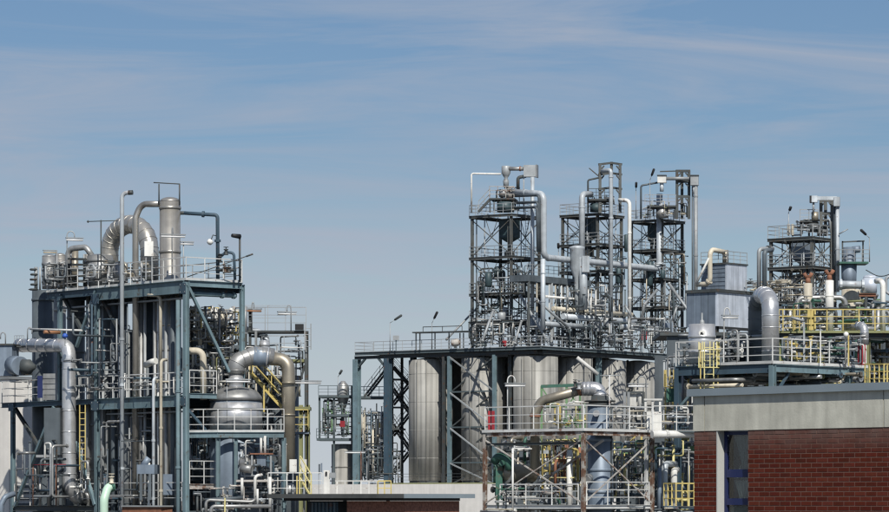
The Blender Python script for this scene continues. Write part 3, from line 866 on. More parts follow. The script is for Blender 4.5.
# lower left boxes, dark ducts below deck two
t = thing('square_duct', 'dark square duct shaft with bolted flanges in the lowest left storey', 'duct', W(52, 506, 165))
for a0, a1, w in ((505, 474, 20), (472, 458, 19), (455, 408, 16)):
    part(t, 'duct_section', MB().obox(W(52 - w / 2, a0, 164.5), (w * mpp(165), -.1, 0), (.1, 1.0, 0), (0, 0, (a0 - a1) * mpp(165))), 'slate')
part(t, 'flange', MB().obox(W(36, 457.5, 164.3), (.95, -.1, 0), (.1, 1.1, 0), (0, 0, .13)), 'galv')
for i in range(3): part(t, 'pipe', MB().cyl(W(40 + i * 9, 506, 164.2), W(40 + i * 9, 478, 164.2), .06 + .03 * (i % 2), 8), 'alu_dull')
t = thing('slatted_screen', 'stack of pale slatted panels behind the second deck railing', 'panel', W(50, 402, 164.5))
for i in range(5): part(t, 'slat', MB().obox(W(43, 400 - i * 5.4, 164.5), (.62, -.1, 0), (0, .05, 0), (0, 0, .235)), 'alu_dull')
t = thing('sign_board', 'dark blue board on the second deck railing at far left', 'sign', W(40, 398, 164))
part(t, 'board', MB().obox(W(37.5, 398, 164), (.25, 0, 0), (0, .04, 0), (0, 0, 1.1)), 'window_blue')
t = thing('red_pipe', 'thin dark red sprinkler pipe in the lowest left storey', 'pipe', W(34, 506, 163.8))
part(t, 'riser', MB().cyl(W(33, 506, 164), W(33, 465, 164), .02, 6), 'orange_rust'); part(t, 'riser', MB().cyl(W(56, 506, 163), W(56, 465, 163), .02, 6), 'orange_rust'); part(t, 'crosspiece', MB().cyl(W(33, 465, 164), W(66, 464.5, 162.8), .02, 6), 'red')
t = thing('yellow_ladder', 'yellow ladder in the dark between the silver duct and the blue column', 'ladder', W(82, 500, 164.5))
ladder(t, W(82.5, 0, 164.3), W(0, 470, 164.3).z, W(0, 405, 164.3).z, (1, 0, 0), (0, -1, 0), 0.28, 'yellow')
pipe('pipe', 'blue grey bent pipe at the bottom left corner of the frame', 'pipe', [W(1, 540, 160.5), W(1, 505, 160.5), W(5, 497, 160.6), W(14, 494, 161)], 0.14, 'slate_blue', bend=.3)
pipe('pipe', 'white insulated elbow behind the pale pipe near the second deck', 'pipe', [W(146, 365, 161), W(152, 362, 160.4), W(156, 361, 160.2)], 0.16, 'white_paint', bend=.2)
t = thing('pump_skid', 'blue pump skid on the lowest deck left of the corner column', 'pump', W(155, 500, 159.5))
part(t, 'pump_body', MB().obox(W(137, 474, 159.8), (.85, -.2, 0), (.2, .6, 0), (0, 0, .45)), 'slate_blue'); part(t, 'motor', MB().cyl(W(143, 466, 160), W(149, 458, 160), .16, 10), 'slate_blue')
part(t, 'pedestal', MB().obox(W(163, 495, 159.3), (.45, -.1, 0), (.1, .5, 0), (0, 0, 1.0)), 'slate_blue'); part(t, 'leg', MB().bar(W(141, 500, 159.7), W(141, 474, 159.7), .12), 'slate'); part(t, 'leg', MB().bar(W(150, 500, 159.5), W(150, 474, 159.5), .12), 'slate')
t = thing('rusty_plinth', 'rusty brown machine plinth at the foot of the left structure', 'plinth', W(140, 520, 159))
part(t, 'block', MB().obox(W(122, 516, 159.6), (2.0, -1.4, 0), (.5, .6, 0), (0, 0, .45)), 'orange_rust'); part(t, 'rim', MB().obox(W(121, 507, 159.5), (2.1, -1.45, 0), (.5, .7, 0), (0, 0, .07)), 'galv')

# bank of upright pipes and slim shells filling the structure
t = thing('pipe_bank', 'bank of grey upright pipes behind the front columns of the left structure', 'pipework', A.P(1.2, 5, 0))
for px, r_, yt, m in ((88, .10, 292, 'alu_dull'), (103, .07, 292, 'galv'), (114, .16, 300, 'slate'), (128, .22, 330, 'vessel_grey'), (141, .12, 292, 'alu_dull'), (145, .07, 292, 'galv'), (155, .10, 300, 'alu_dull'), (166, .08, 292, 'galv'), (173, .13, 292, 'slate'), (82, .06, 400, 'galv'), (119, .05, 292, 'pale_pipe'), (132, .05, 400, 'galv'), (158, .05, 292, 'white_rail'), (180, .06, 292, 'blue_steel')):
    q = A.P(.7, A.va(px, .7)); part(t, 'pipe', MB().cyl((q.x, q.y, 0), (q.x, q.y, W(0, yt, q.y).z), r_, 12), m)
vessel('drum', 'ribbed grey drum at the far left end of the top deck', 'drum', 49, YA(49, .8), 254, 289, 7, 'alu_dull', .4, bands=(264, 270, 276, 282))
vessel('drum', 'slim pale drum beside the cooler fins on the top deck', 'drum', 87, YA(87, 1.2), 254, 288, 4, 'stainless', .4, bands=(262,))
# knots of piping in the left structure
wht = ['white_paint', 'cream', 'galv', 'pale_pipe', 'alu_dull']
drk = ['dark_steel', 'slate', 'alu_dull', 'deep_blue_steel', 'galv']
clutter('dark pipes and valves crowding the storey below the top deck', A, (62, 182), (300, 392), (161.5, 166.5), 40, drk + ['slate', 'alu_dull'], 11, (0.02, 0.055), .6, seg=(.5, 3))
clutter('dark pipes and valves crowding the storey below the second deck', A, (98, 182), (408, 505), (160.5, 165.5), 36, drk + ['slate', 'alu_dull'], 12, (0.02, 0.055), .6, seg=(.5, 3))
clutter('small pipes and valves along the railing of the second deck', A, (100, 184), (372, 396), (158.8, 161.5), 11, ['white_paint', 'galv', 'cream', 'alu_dull'], 13, (0.02, 0.06), seg=(.3, 1.0))
clutter('small fittings on the top deck at its left end', A, (42, 66), (262, 288), (165.2, 168), 22, ['galv', 'white_rail', 'dark_steel', 'slate', 'alu_dull'], 14, (0.025, 0.06), seg=(.3, .9))
clutter('small fittings on the top deck around the foot of the arched duct', A, (84, 158), (262, 284), (161.5, 165.6), 34, ['galv', 'alu_dull', 'dark_steel', 'tarnished'], 15, (0.03, 0.07), seg=(.3, .9))
clutter('valve gear in the lowest storey behind the duct shaft', A, (16, 96), (440, 505), (163, 166), 18, drk + ['white_paint'], 16, (.03, .07))

# pipe and gear at the right end of the top deck
pipe('pipe', 'dark pipe from the stainless column bending down onto the top deck', 'pipe', [W(184, 213, 159.8), W(217.5, 215, 159.6), W(217.8, 280, 159.6)], 0.09, 'deep_blue_steel', bend=0.16, flanges=(0.2, 0.6), fl=1.7)
t = thing('valve_station', 'valve station on the right end of the top deck', 'valve', W(225, 280, 159.5))
part(t, 'loop', MB().tube(fillet([W(219, 258, 159.6), W(226, 252, 159.5), W(234, 253, 159.4), W(235, 280, 159.4)], .18), .07, 8), 'deep_blue_steel')
part(t, 'header', MB().cyl(W(216, 270, 159.6), W(236, 270, 159.4), .08, 8), 'dark_steel')
for x, y in ((220, 259), (226, 252), (225, 270), (229, 270)): valve(t, W(x, y, 159.4), .13, 'dark_steel', UP)
t = thing('floodlight', 'round white floodlight on a bracket above the top deck', 'lamp', W(214, 236, 159.5))
part(t, 'bracket', MB().tube([W(217, 236, 159.6), W(213, 235, 159.5), W(211, 240, 159.4)], .025, 6), 'dark_steel'); part(t, 'lamp_head', MB().lathe(W(210, 242, 159.3), [(.03, -.12), (.13, -.08), (.15, .06), (.06, .12)], 12, axis=Vector((.4, .5, .6))), 'white_paint')
t = thing('camera_mast', 'black camera on a slim mast at the right end of the top deck', 'camera', W(239.5, 282, 159.5))
part(t, 'mast', MB().cyl(W(239.8, 282, 159.6), W(239.8, 237, 159.6), .05, 8), 'dark_steel'); part(t, 'camera_head', MB().cyl(W(232, 235.5, 159.3), W(240, 236.5, 159.6), .09, 8, .12), 'black')
t = thing('davit', 'thin slanting davit arm over the top deck railing', 'davit', W(187, 277, 158.5))
part(t, 'arm', MB().cyl(W(187, 277, 158.5), W(253, 254, 158.8), .025, 6), 'dark_steel'); part(t, 'tip', MB().cyl(W(246, 256.5, 158.8), W(253, 254, 158.8), .045, 6), 'dark_steel')
tube_lamp('strip lamp on a crooked post above the left end of the top deck', 74.5, 238, 165, 9, 288, -7.5)
tube_lamp('strip lamp in front of the stainless column', 173, 234.5, 159, 13, 280, -1)
tube_lamp('short strip lamp right of the stainless column', 187, 242, 159.2, 7, 280, -3.5, hook=False)
tube_lamp('yellowed strip lamp jutting out at the far left of the top deck', 50, 250.5, 166, 7, 288, 7, hook=False, tm='cream')
t = thing('antenna', 'thin T shaped antenna mast above the top deck', 'antenna', W(101, 286, 164))
part(t, 'mast', MB().cyl(W(101, 286, 164), W(101, 220, 164), .035, 6), 'dark_steel'); part(t, 'crossbar', MB().cyl(W(88, 221.5, 164.3), W(118, 220.5, 163.6), .025, 6), 'dark_steel'); part(t, 'ball', MB().lathe(W(88, 221.5, 164.3), [(.01, -.07), (.07, 0), (.01, .07)], 8), 'dark_steel')

# ================================================================== domed reactor right of the left structure
YR = 160.0
rr_ = thing('reactor', 'grey blue domed reactor vessel under the big bent duct', 'vessel', W(236, 540, YR))
c = Vector((W(236, 0, YR).x, YR, 0)); s_ = mpp(YR)
zt = lambda y: W(0, y, YR).z
part(rr_, 'shell', MB().lathe(c, [(26 * s_, zt(560)), (26 * s_, zt(400))], 32), 'slate_blue')
part(rr_, 'domed_head', MB().lathe(c, [(27 * s_, zt(401)), (26 * s_, zt(397)), (22 * s_, zt(392)), (15 * s_, zt(388.5)), (8 * s_, zt(387))], 32), 'alu_dull')
part(rr_, 'head_cladding', MB().lathe(c, [(26.3 * s_, zt(430)), (26.3 * s_, zt(403))], 32), 'alu')
part(rr_, 'band', MB().lathe(c, [(26.2 * s_, zt(411)), (26.9 * s_, zt(410.5)), (26.9 * s_, zt(409)), (26.2 * s_, zt(408.5))], 32), 'dark_steel')
part(rr_, 'neck', MB().lathe(c, [(8 * s_, zt(389)), (7.2 * s_, zt(386)), (7.2 * s_, zt(381)), (8.6 * s_, zt(380.8)), (8.6 * s_, zt(378.5)), (7.2 * s_, zt(378)), (7.2 * s_, zt(372))], 20), 'alu')
d_ = pipe('bent_duct', 'big duct rising from the reactor neck and bending down to the right', 'duct',
     [W(236, 374, YR), W(236, 362, YR), W(255, 355, YR + .3), W(274, 357, YR + .4)], 0.42, 'alu_dull', bend=1.0, n=18, bands=0.34, nb=6)
part(d_, 'clad_sleeve', MB().cyl(W(253, 356, YR + .3), W(268, 357.6, YR + .4), 0.47, 18), 'slate_blue')
part(d_, 'flange', MB().cyl(W(267, 357.5, YR + .4), W(268.6, 357.7, YR + .4), 0.52, 18), 'alu')
part(d_, 'down_leg', MB().tube(fillet([W(268, 358.5, YR + .4), W(288.5, 360, YR + .2), W(288.5, 472, YR - .2)], 0.72, 10), 0.325, 18), 'tarnished')
for y in (383, 415, 437, 455): part(d_, 'band', MB().lathe(W(288.5, y, YR - .05), [(.325, -.03), (.335, -.02), (.335, .02), (.325, .03)], 18), 'tarnished')
# strip of pale pipe on top of neck
tube_lamp('strip lamp lying across the reactor neck', 238, 379.5, YR - 1.2, 13, 436, -11, hook=False)
# gallery around the reactor
RG = Fr(236, 158.0, 51)
rg_ = thing('gallery', 'blue grey gallery with white railing around the domed reactor', 'platform', W(236, 432, 158.5))
zg = W(0, 432, 158.0).z
pl = [W(189, 0, 158.8), W(218, 0, 158.2), W(284, 0, 158.2)]
for p in pl: p.z = zg
part(rg_, 'deck', MB().obox(pl[0] - UP * .08, pl[2] - pl[0], Vector((0, .9, 0)), UP * .08), 'deck')
for a, b in zip(pl, pl[1:]): beam(rg_, a - UP * .14, b - UP * .14, .14, .26)
railing(rg_, pl, step=0.85, toe=.1)
for p in (pl[1], pl[2]): column(rg_, p + Vector((0, .1, 0)), 0, zg - .28, .2)
column(rg_, W(236, 0, 158.3), 0, zg - .28, .18)
# machinery below the gallery
t = thing('pump_unit', 'beige and grey pump unit below the reactor gallery', 'pump', W(258, 480, 157.8))
part(t, 'casing', MB().lathe(W(247, 463, 158), [(.1, -.4), (.24, -.34), (.26, .3), (.3, .3), (.3, .36), (.15, .4)], 16, axis=Vector((1, .2, 0))), 'alu_dull')
part(t, 'motor', MB().cyl(W(241, 468, 157.8), W(252, 469.5, 157.6), .2, 14), 'alu_dull')
part(t, 'gearbox', MB().obox(W(257, 466, 157.8), (.42, 0, 0), (0, .4, 0), (0, 0, .5)), 'slate_blue')
part(t, 'canopy', MB().obox(W(250, 454.5, 157.6), (1.1, 0, 0), (0, .7, 0), (0, 0, .06)), 'orange_rust')
part(t, 'support', MB().bar(W(271, 476, 157.7), W(271, 454, 157.7), .09), 'galv'); part(t, 'support', MB().bar(W(252, 476, 157.7), W(252, 454, 157.7), .09), 'galv')
part(t, 'bedplate', MB().obox(W(236, 482, 157.5), (1.8, 0, 0), (0, .9, 0), (0, 0, .1)), 'rust_steel')
part(t, 'shaft_guard', MB().tube(fillet([W(261, 454, 157.7), W(261, 438, 157.7)], .1), .06, 8), 'white_paint'); part(t, 'shaft_guard', MB().cyl(W(265, 454, 157.7), W(265, 436, 157.7), .06, 8), 'white_paint')
for i, (pts, r, lab) in enumerate((
    ([W(242, 496, 157), W(242, 478, 157)], .07, 'short white standpipe below the pump unit'),
    ([W(255, 504, 156.6), W(255, 476, 156.6), W(262, 475, 156.8)], .075, 'white hooked pipe below the pump unit'),
    ([W(270, 512, 156.4), W(270, 477, 156.4)], .075, 'tall white standpipe right of the pump unit'),
    ([W(257.5, 505, 156.2), W(257.5, 489, 156.2)], .055, 'thin white stub pipe in front of the pump unit'),
    ([W(205, 500, 156.5), W(243, 498, 156.5)], .08, 'dark horizontal pipe along the foot of the reactor'),
    ([W(206, 516, 156.2), W(206, 500, 156.2), W(252, 502, 156.2), W(257, 498, 156.4)], .075, 'pale bent pipe at the foot of the reactor'),
    ([W(211, 516, 156), W(211, 506.5, 156), W(271, 506.5, 156)], .09, 'lowest pale horizontal pipe below the reactor'))):
    pipe('pipe', lab, 'pipe', pts, r, 'white_paint' if i < 4 else ('alu_dull' if i > 4 else 'slate'), bend=.2)
t = thing('yellow_post', 'short yellow green post in the low pipes below the reactor', 'post', W(225, 516, 155.8)); part(t, 'upright', MB().bar(W(225, 516, 155.8), W(225, 498, 155.8), .07), 'pale_yellow')
# pale platform and cabinets on the right of the bent duct
t = thing('cabinet_platform', 'small platform with two white cabinets and yellow stair rails beside the bent duct', 'platform', W(292, 498, 157))
zc = W(0, 497, 157).z
part(t, 'deck', MB().obox(W(286, 498, 156.8), (1.2, 0, 0), (0, 1, 0), (0, 0, .08)), 'deck')
railing(t, [W(268, 496, 157), W(306, 496, 157), W(322, 496, 157.2)], step=.75)
for x in (289.5, 299.5):
    cb = part(t, 'cabinet', MB().obox(W(x, 472, 157.4), (.34, 0, 0), (0, .3, 0), (0, 0, .6)), 'white_paint'); part(cb, 'leg', MB().bar(W(x + 3.5, 497, 157.5), W(x + 3.5, 472, 157.5), .05), 'galv')
stair(t, W(300, 478, 157.2), W(311, 497, 156.6), (0, 1, 0), .5, 'pale_yellow', sh=.08)
for x in (297, 299.5): part(t, 'yellow_post', MB().bar(W(x, 497, 156.7), W(x, 476, 156.7), .05), 'yellow')
t = thing('oval_door', 'pale grey round vent hood beneath the white cabinets', 'vent', W(290, 497, 158)); part(t, 'hood', MB().lathe(W(290, 497, 158.2), [(.28, 0), (.28, .4), (.2, .58), (.05, .66)], 14), 'alu_dull')
# yellow stair to the right of the reactor dome
t = thing('yellow_stair', 'yellow steel stair descending to the right behind the reactor dome', 'stair', W(288, 412, 161))
stair(t, W(250, 373, 161.5), W(288, 415, 161), (0.1, 1, 0), .8, 'yellow', sh=.1)
for x in (264, 283): part(t, 'post', MB().bar(W(x, 412, 161), W(x, 375 + (x - 250) * .6, 161), .08), 'yellow')

# ================================================================== rear pipe structure between reactor and sky
RB = Fr(300, 164, 51)
rb_ = thing('pipe_structure', 'dark open steel structure behind the reactor with thin grey top railing', 'steel structure', W(280, 540, 165))
Yb = 164.0
def hz_beam(root, x0, x1, y, Y0, Y1, h=.2, w=.15, m='dark_steel'):
    a, b = W(x0, y, Y0), W(x1, y, Y1); b.z = a.z
    return beam(root, a, b, w, h, m)
zr = W(0, 330.5, Yb).z
for x, yt_, m in ((306.5, 331, 'dark_steel'), (301, 405, 'olive'), (308, 405, 'olive'), (246, 307, 'dark_steel'), (256, 331, 'galv')):
    p = W(x, 0, Yb); column(rb_, p, 0, W(0, yt_, Yb).z, .2 if x > 290 else .12, m)
part(rb_, 'deck', MB().obox(W(244, 332.5, Yb), (3.05, 0, 0), (0, 1.5, 0), (0, 0, .1)), 'dark_steel')
railing(rb_, [W(244.5, 330.5, Yb), W(306, 330.5, Yb)], 'galv', h=1.15, step=1.0, t=.028)
railing(rb_, [W(244.5, 330.5, Yb + 1.4), W(291, 330.5, Yb + 1.4)], 'galv', h=1.25, step=1.4, n=2, t=.02)
part(rb_, 'deck', MB().obox(W(274, 362, Yb), (1.6, 0, 0), (0, 1.6, 0), (0, 0, .14)), 'olive')
railing(rb_, [W(262, 358, Yb), W(306, 358, Yb)], 'galv', h=1.1, step=.9, t=.03)
part(rb_, 'deck', MB().obox(W(284, 410, Yb - .2), (1.3, 0, 0), (0, 1.6, 0), (0, 0, .16)), 'olive')
railing(rb_, [W(294, 432, Yb - .2), W(308, 432, Yb - .2)], 'yellow', h=1.1, step=.6, t=.03)
part(rb_, 'deck', MB().obox(W(294, 434, Yb - .2), (.75, 0, 0), (0, 1.6, 0), (0, 0, .1)), 'slate_blue')
brace(rb_, W(305, 365, Yb), W(294, 402, Yb), .1, 'dark_steel'); brace(rb_, W(293, 440, Yb), W(305, 410, Yb), .08, 'dark_steel')
part(rb_, 'lamp_box', MB().obox(W(295, 330, Yb - .2), (.42, 0, 0), (0, .3, 0), (0, 0, .3)), 'black')
ladder(rb_, W(307.8, 0, Yb - .3), W(0, 350, Yb).z, W(0, 324, Yb).z, (1, 0, 0), (0, -1, 0), .3, 'galv')
tube_lamp('strip lamp on the thin top railing behind the reactor', 287, 312, 164, 10, 331, 4)
tube_lamp('orange ended strip lamp left on the thin top railing', 254, 309, 164, 8, 331, -2, tm='lamp_orange')
tube_lamp('strip lamp jutting into the sky right of the bent duct', 308, 381, 161.5, 14, 440, -14, hook=False)
vessel('drum', 'small ribbed steel drum above the bent duct', 'drum', 264.5, 162.6, 340, 352, 5, 'alu', .3, bands=(345, 349))
pipe('pipe', 'white insulated pipe curving down behind the thin top railing', 'pipe', [W(242, 329, 165), W(258, 332, 164.6), W(266, 337, 164.2), W(267, 352, 164)], .17, 'pale_pipe', bend=.4)
pipe('pipe', 'wide cream pipe bending down left of the reactor dome', 'pipe', [W(186, 351, 160.8), W(203, 351, 160.6), W(203.5, 400, 160.6)], .17, 'cream', bend=.35)
# mid decks with clutter behind the right face of the left structure
rm_ = thing('pipe_rack', 'crowded pipe rack behind the right face of the left structure', 'pipe rack', W(215, 540, 164))
for y, m in ((330, 'dark_steel'), (350, 'dark_steel'), (358, 'olive'), (372, 'galv'), (412, 'dark_steel')):
    hz_beam(rm_, 188, 262, y, 163.4, 165.4, .16, .14, m)
for x in (192, 205, 232, 250): column(rm_, W(x, 0, 164.2), 0, W(0, 308, 164).z, .14, 'galv' if x in (205, 232) else 'dark_steel')
part(rm_, 'back_tank', MB().lathe(Vector((W(206, 0, 166.5).x, 166.5, 0)), [(1.0, 0), (1.0, W(0, 335, 166).z)], 20), 'slate')
part(rm_, 'back_tank', MB().lathe(Vector((W(245, 0, 167).x, 167, 0)), [(1.1, 0), (1.1, W(0, 345, 166).z)], 20), 'slate')
part(rm_, 'back_tank', MB().lathe(Vector((W(281, 0, 167).x, 167, 0)), [(.9, 0), (.9, W(0, 375, 166).z)], 20), 'slate')
for x, y0, y1, r in ((212, 306, 330, .07), (216, 308, 332, .09), (231, 308, 372, .08), (196, 305, 330, .06), (222, 312, 328, .12), (239, 312, 345, .07), (200, 318, 345, .1)):
    part(rm_, 'standpipe', MB().cyl(W(x, y1, 163.2), W(x, y0, 163.2), r, 8), 'white_paint' if r < .1 else 'cream')
railing(rm_, [W(188, 330, 163.3), W(240, 330, 163.3)], 'cream', h=1.0, step=.7)
clutter('white and cream pipes with yellow valves at the top of the rear pipe rack', A, (188, 246), (306, 345), (162.0, 165.5), 85, wht + ['white_paint', 'yellow', 'rust_steel', 'dark_steel'], 21, (.025, .06), seg=(.3, 1.3))
clutter('pipes and valves behind the balcony of the left structure', A, (188, 235), (345, 395), (161.5, 165), 50, wht * 2 + ['olive', 'dark_steel'], 22, (.025, .06), seg=(.3, 1.5))
clutter('thin pipes behind the bent duct', A, (244, 304), (334, 400), (162.2, 165.5), 40, wht + ['dark_steel', 'slate'], 23, (.02, .05), seg=(.3, 1.6))
clutter('tangled pipes and valves left of the reactor shell', A, (188, 212), (405, 482), (159.8, 163), 36, wht + drk, 24, (.025, .055), seg=(.3, 1.4))
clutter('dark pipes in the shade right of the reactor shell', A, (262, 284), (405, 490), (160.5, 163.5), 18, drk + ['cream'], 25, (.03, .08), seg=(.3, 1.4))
clutter('low pipes, valves and white bottles at the foot of the reactor', A, (190, 285), (486, 520), (157, 160), 50, wht + drk + ['rust_steel'], 26, (.025, .06), seg=(.3, 1.5))
clutter('slim pipes and frames around the pump unit', A, (238, 286), (440, 500), (157.5, 160), 40, wht + drk, 27, (.025, .06), seg=(.3, 1.0))
t = thing('rear_wall_block', 'dark clad block behind the foot of the reactor', 'building', W(235, 540, 170))
part(t, 'block', MB().obox(W(186, 0, 171) - UP * W(186, 0, 171).z, (4.9, 0, 0), (0, 3, 0), UP * W(0, 440, 171).z), 'slate')
part(t, 'roof_edge', MB().obox(W(185, 440, 170.9), (5.0, 0, 0), (0, 3.1, 0), UP * .15), 'dark_steel')

# ================================================================== silo block
E = Fr(541, 322, 37)
zE = E.z(346.5)                       # deck level above the silos
eU, eV = E.ua(676), E.va(355)
zP = W(0, 484, 326).z                 # podium top
sp = 6.4
def silo(label, u, v, bands=True):
    p = E.P(u, v, zP)
    t = thing('silo', label, 'silo', p, 'steel silos under the deck')
    r = 2.22
    part(t, 'shell', MB().lathe(p, [(r, 0.35), (r, zE - zP - 0.9)], 40), 'silo')
    part(t, 'skirt', MB().lathe(p, [(r * 0.97, 0), (r * 0.97, 0.35)], 40), 'dark_steel')
    part(t, 'roof_cone', MB().lathe(p, [(r, zE - zP - 0.9), (r * .2, zE - zP - 0.62)], 40), 'silo')
    for k in range(4):
        z = 0.35 + (zE - zP - 1.25) * (k + .8) / 4.3
        part(t, 'weld_band', MB().lathe(p, [(r, z - .03), (r + .006, z - .02), (r + .006, z + .02), (r, z + .03)], 40), 'silo')
    for a in (-2.2, -1.75):
        part(t, 'riser_pipe', MB().cyl(p + Vector((math.cos(a) * (r + .09), math.sin(a) * (r + .09), .4)), p + Vector((math.cos(a) * (r + .09), math.sin(a) * (r + .09), zE - zP - 1)), .05, 6), 'silo')
    return t
silo('leftmost silo, standing clear beside the stair tower', 2.4, 2.35 + sp * 2 + .2)
silo('silo behind the diagonal bracing, second from the left', 2.4, 2.35 + sp)
silo('silo at the near corner of the block, third from the left', 2.4, 2.35)
silo('pale streaked silo, fourth from the left', 2.4 + sp * .94, 2.35)
silo('narrow looking silo beside the blue post, fifth from the left', 2.4 + sp * 1.88, 2.35)
silo('rightmost silo, behind the strip lamp', 2.4 + sp * 2.82, 2.35)
# added dark walls standing in for the shaded second row of silos
t = thing('silo_backdrop', 'added dark backdrop wall for the shaded gaps behind the front silos', 'wall', E.P(9, 13, zP))
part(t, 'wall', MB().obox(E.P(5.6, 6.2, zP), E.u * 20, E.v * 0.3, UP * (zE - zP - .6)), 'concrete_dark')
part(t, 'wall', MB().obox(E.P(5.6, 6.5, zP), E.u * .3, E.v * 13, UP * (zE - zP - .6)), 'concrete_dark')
# podium and pale retaining wall
PD = MB().obox(E.P(-1.2, -1.0, 0), E.u * (eU + 2), E.v * (eV + 6), UP * zP)
solo('silo_podium', 'pale concrete podium wall below the silos', 'podium', PD, 'white_wall', E.P(8, 8, 0))
t = thing('podium_curb', 'dark mossy grating along the silo feet', 'grating', E.P(-.6, 8, zP)); part(t, 'grating', MB().obox(E.P(-.9, -.5, zP + .003), E.u * .5, E.v * (eV - 4), UP * .12), 'olive')
railing(t, [E.P(-.8, -.3, zP + .12), E.P(-.8, eV - 5, zP + .12)], 'dark_steel', h=.9, step=1.3, t=.03)
# deck with girder, kerb and thin railing
re = thing('silo_deck', 'long dark steel deck on top of the silos with thin railing', 'platform', E.P(8, 8, zE))
part(re, 'deck', MB().obox(E.P(0, 0, zE - .12), E.u * eU, E.v * eV, UP * .12), 'deck')
for p, q in ((E.P(0, 0), E.P(0, eV)), (E.P(0, 0), E.P(eU, 0))):
    beam(re, p + UP * (zE - .13) + (q - p).normalized() * .02, q + UP * (zE - .13), .2, .30, 'deck')
    beam(re, p + UP * (zE - .50) + (q - p).normalized() * .4 + E.u * .25 + E.v * .25, q + UP * (zE - .50) + E.u * .25 + E.v * .25, .2, .32, 'dark_steel')
railing(re, [E.P(eU, 0, zE), E.P(0, 0, zE), E.P(0, eV, zE), E.P(3, eV, zE)], 'galv', h=1.05, step=1.2, t=.045, toe=.1)
for v in (E.va(356.5, .2), E.va(387.5, .2)):
    column(re, E.P(.25, v), 0, zE - .66, .62, 'blue_steel' if v > E.va(370) else 'deep_blue_steel', fr=E)
column(re, E.P(4.5, E.va(387.5, .2)), 0, zE - .2, .5, 'deep_blue_steel', fr=E)
hv = E.va(356.5, .2)
brace(re, E.P(.25, hv - .25, zE - 1.4), E.P(.25, hv - 1.1, zE - .62), .2, 'deck'); brace(re, E.P(.25, E.va(385, .2) + .1, zE - 1.4), E.P(.25, E.va(385, .2) + .9, zE - .62), .2, 'deck')
# braced bay between first and third silo
va_, vb_ = E.va(449.5, .1), E.va(494.5, .1)
for v in (va_, vb_): column(re, E.P(.1, v), zP, zE - .66, .34, 'blue_steel', fr=E)
column(re, E.P(.3, E.va(444, .3)), zP, zE - .66, .3, 'dark_steel', fr=E)
lv = [zE - .7 - (zE - .7 - zP) * k / 3.6 for k in range(5)]
for k in range(4):
    a, b2 = lv[k], max(lv[k + 1], zP)
    brace(re, E.P(.0, va_, a), E.P(.0, vb_, b2), .13, 'galv', 'brace')
    brace(re, E.P(.35, va_, b2), E.P(.35, vb_, a), .13, 'dark_steel', 'brace')
    if k < 3: part(re, 'tie_beam', MB().bar(E.P(.15, va_ - .1, b2), E.P(.15, vb_ + .1, b2), .14), 'deck')
    # knee arcs into the silo bracing behind
    brace(re, E.P(.6, va_ + .1, b2), E.P(.6, va_ + 1.6, a), .1, 'dark_steel'); brace(re, E.P(.5, vb_, b2), E.P(.5, vb_ + 1.6, a), .1, 'dark_steel')
for px in (511, 598.5, 667):
    if px < 550: p = E.P(1.4, E.va(px, 1.4)); m = 'dark_steel'
    else: p = E.P(E.ua(px, .6), .6); m = 'blue_steel'
    column(re, p, zP if px < 600 else 0, zE - .66, .46, m, fr=E)
# chute-like gussets under the deck between silos
for k in range(3):
    u = 2.4 + sp * .94 * (k + .5)
    brace(re, E.P(u - 1.4, 2.4, zE - .7), E.P(u, 2.8, zE - 2.0), .22, 'dark_steel', 'gusset'); brace(re, E.P(u + 1.4, 2.4, zE - .7), E.P(u, 2.8, zE - 2.0), .22, 'dark_steel', 'gusset')
# ------------------------------------------------ stair tower left of the silos
ts = thing('stair_tower', 'dark zigzag stair tower left of the silos', 'stair', W(385, 500, 338))
Ys = 338.0
flights = [(364, 397, 388, 366), (391, 366, 408, 385), (391, 405, 408, 384), (391, 388, 410, 415), (391, 436, 408, 414), (391, 424, 410, 452), (391, 474, 408, 452)]
for x0, y0, x1, y1 in flights:
    stair(ts, W(x0, y0, Ys), W(x1, y1, Ys), (.3, 1, 0), 1.0, 'dark_steel', 'dark_steel')
for y in (380, 408, 430, 452):
    part(ts, 'landing', MB().obox(W(384, y, Ys - .5), (2.2, 0, 0), (0, 2, 0), (0, 0, .14)), 'dark_steel')
for x in (392, 402): column(ts, W(x, 0, Ys + 1.6), 0, W(0, 356, Ys).z, .3, 'dark_steel')
# ------------------------------------------------ small hopper tower at far left of the block
HT = Fr(345, 338, 37)
th = thing('hopper_tower', 'small dark steel tower with a cone hopper left of the silos', 'steel structure', W(340, 500, 340))
Yh = 338.0
for x0, x1, y in ((318.5, 357, 395.5), (326, 358, 414.5), (316.5, 362, 438.5), (356, 387, 396.5)):
    part(th, 'deck', MB().obox(W(x0, y + 2.2, Yh), W(x1, y, Yh) - W(x0, y, Yh), (.3, 3.2, 0), (0, 0, .26)), 'deck')
    if y != 414.5 or True: railing(th, [W(x0, y, Yh + 2.8), W(x0, y, Yh), W(x1, y, Yh), W(x1, y, Yh + 2)], 'deck' if y != 396.5 else 'blue_steel', h=1.0, step=.9, t=.05)
for x in (319.5, 328, 334, 352): column(th, W(x, 0, Yh + .3), (0 if x > 333 else W(0, 440, Yh).z), W(0, 396 if x < 340 else 386, Yh).z, .22, 'deck')
hp = Vector((W(343, 0, Yh + 1).x, Yh + 1, 0)); zz = lambda y: W(0, y, Yh + 1).z
part(th, 'hopper', MB().lathe(hp, [(.12, zz(413)), (.62, zz(398)), (.62, zz(386)), (.35, zz(383)), (.2, zz(381))], 20), 'alu_dull')
part(th, 'hopper_outlet', MB().lathe(hp, [(.14, zz(437)), (.14, zz(413))], 10), 'galv')
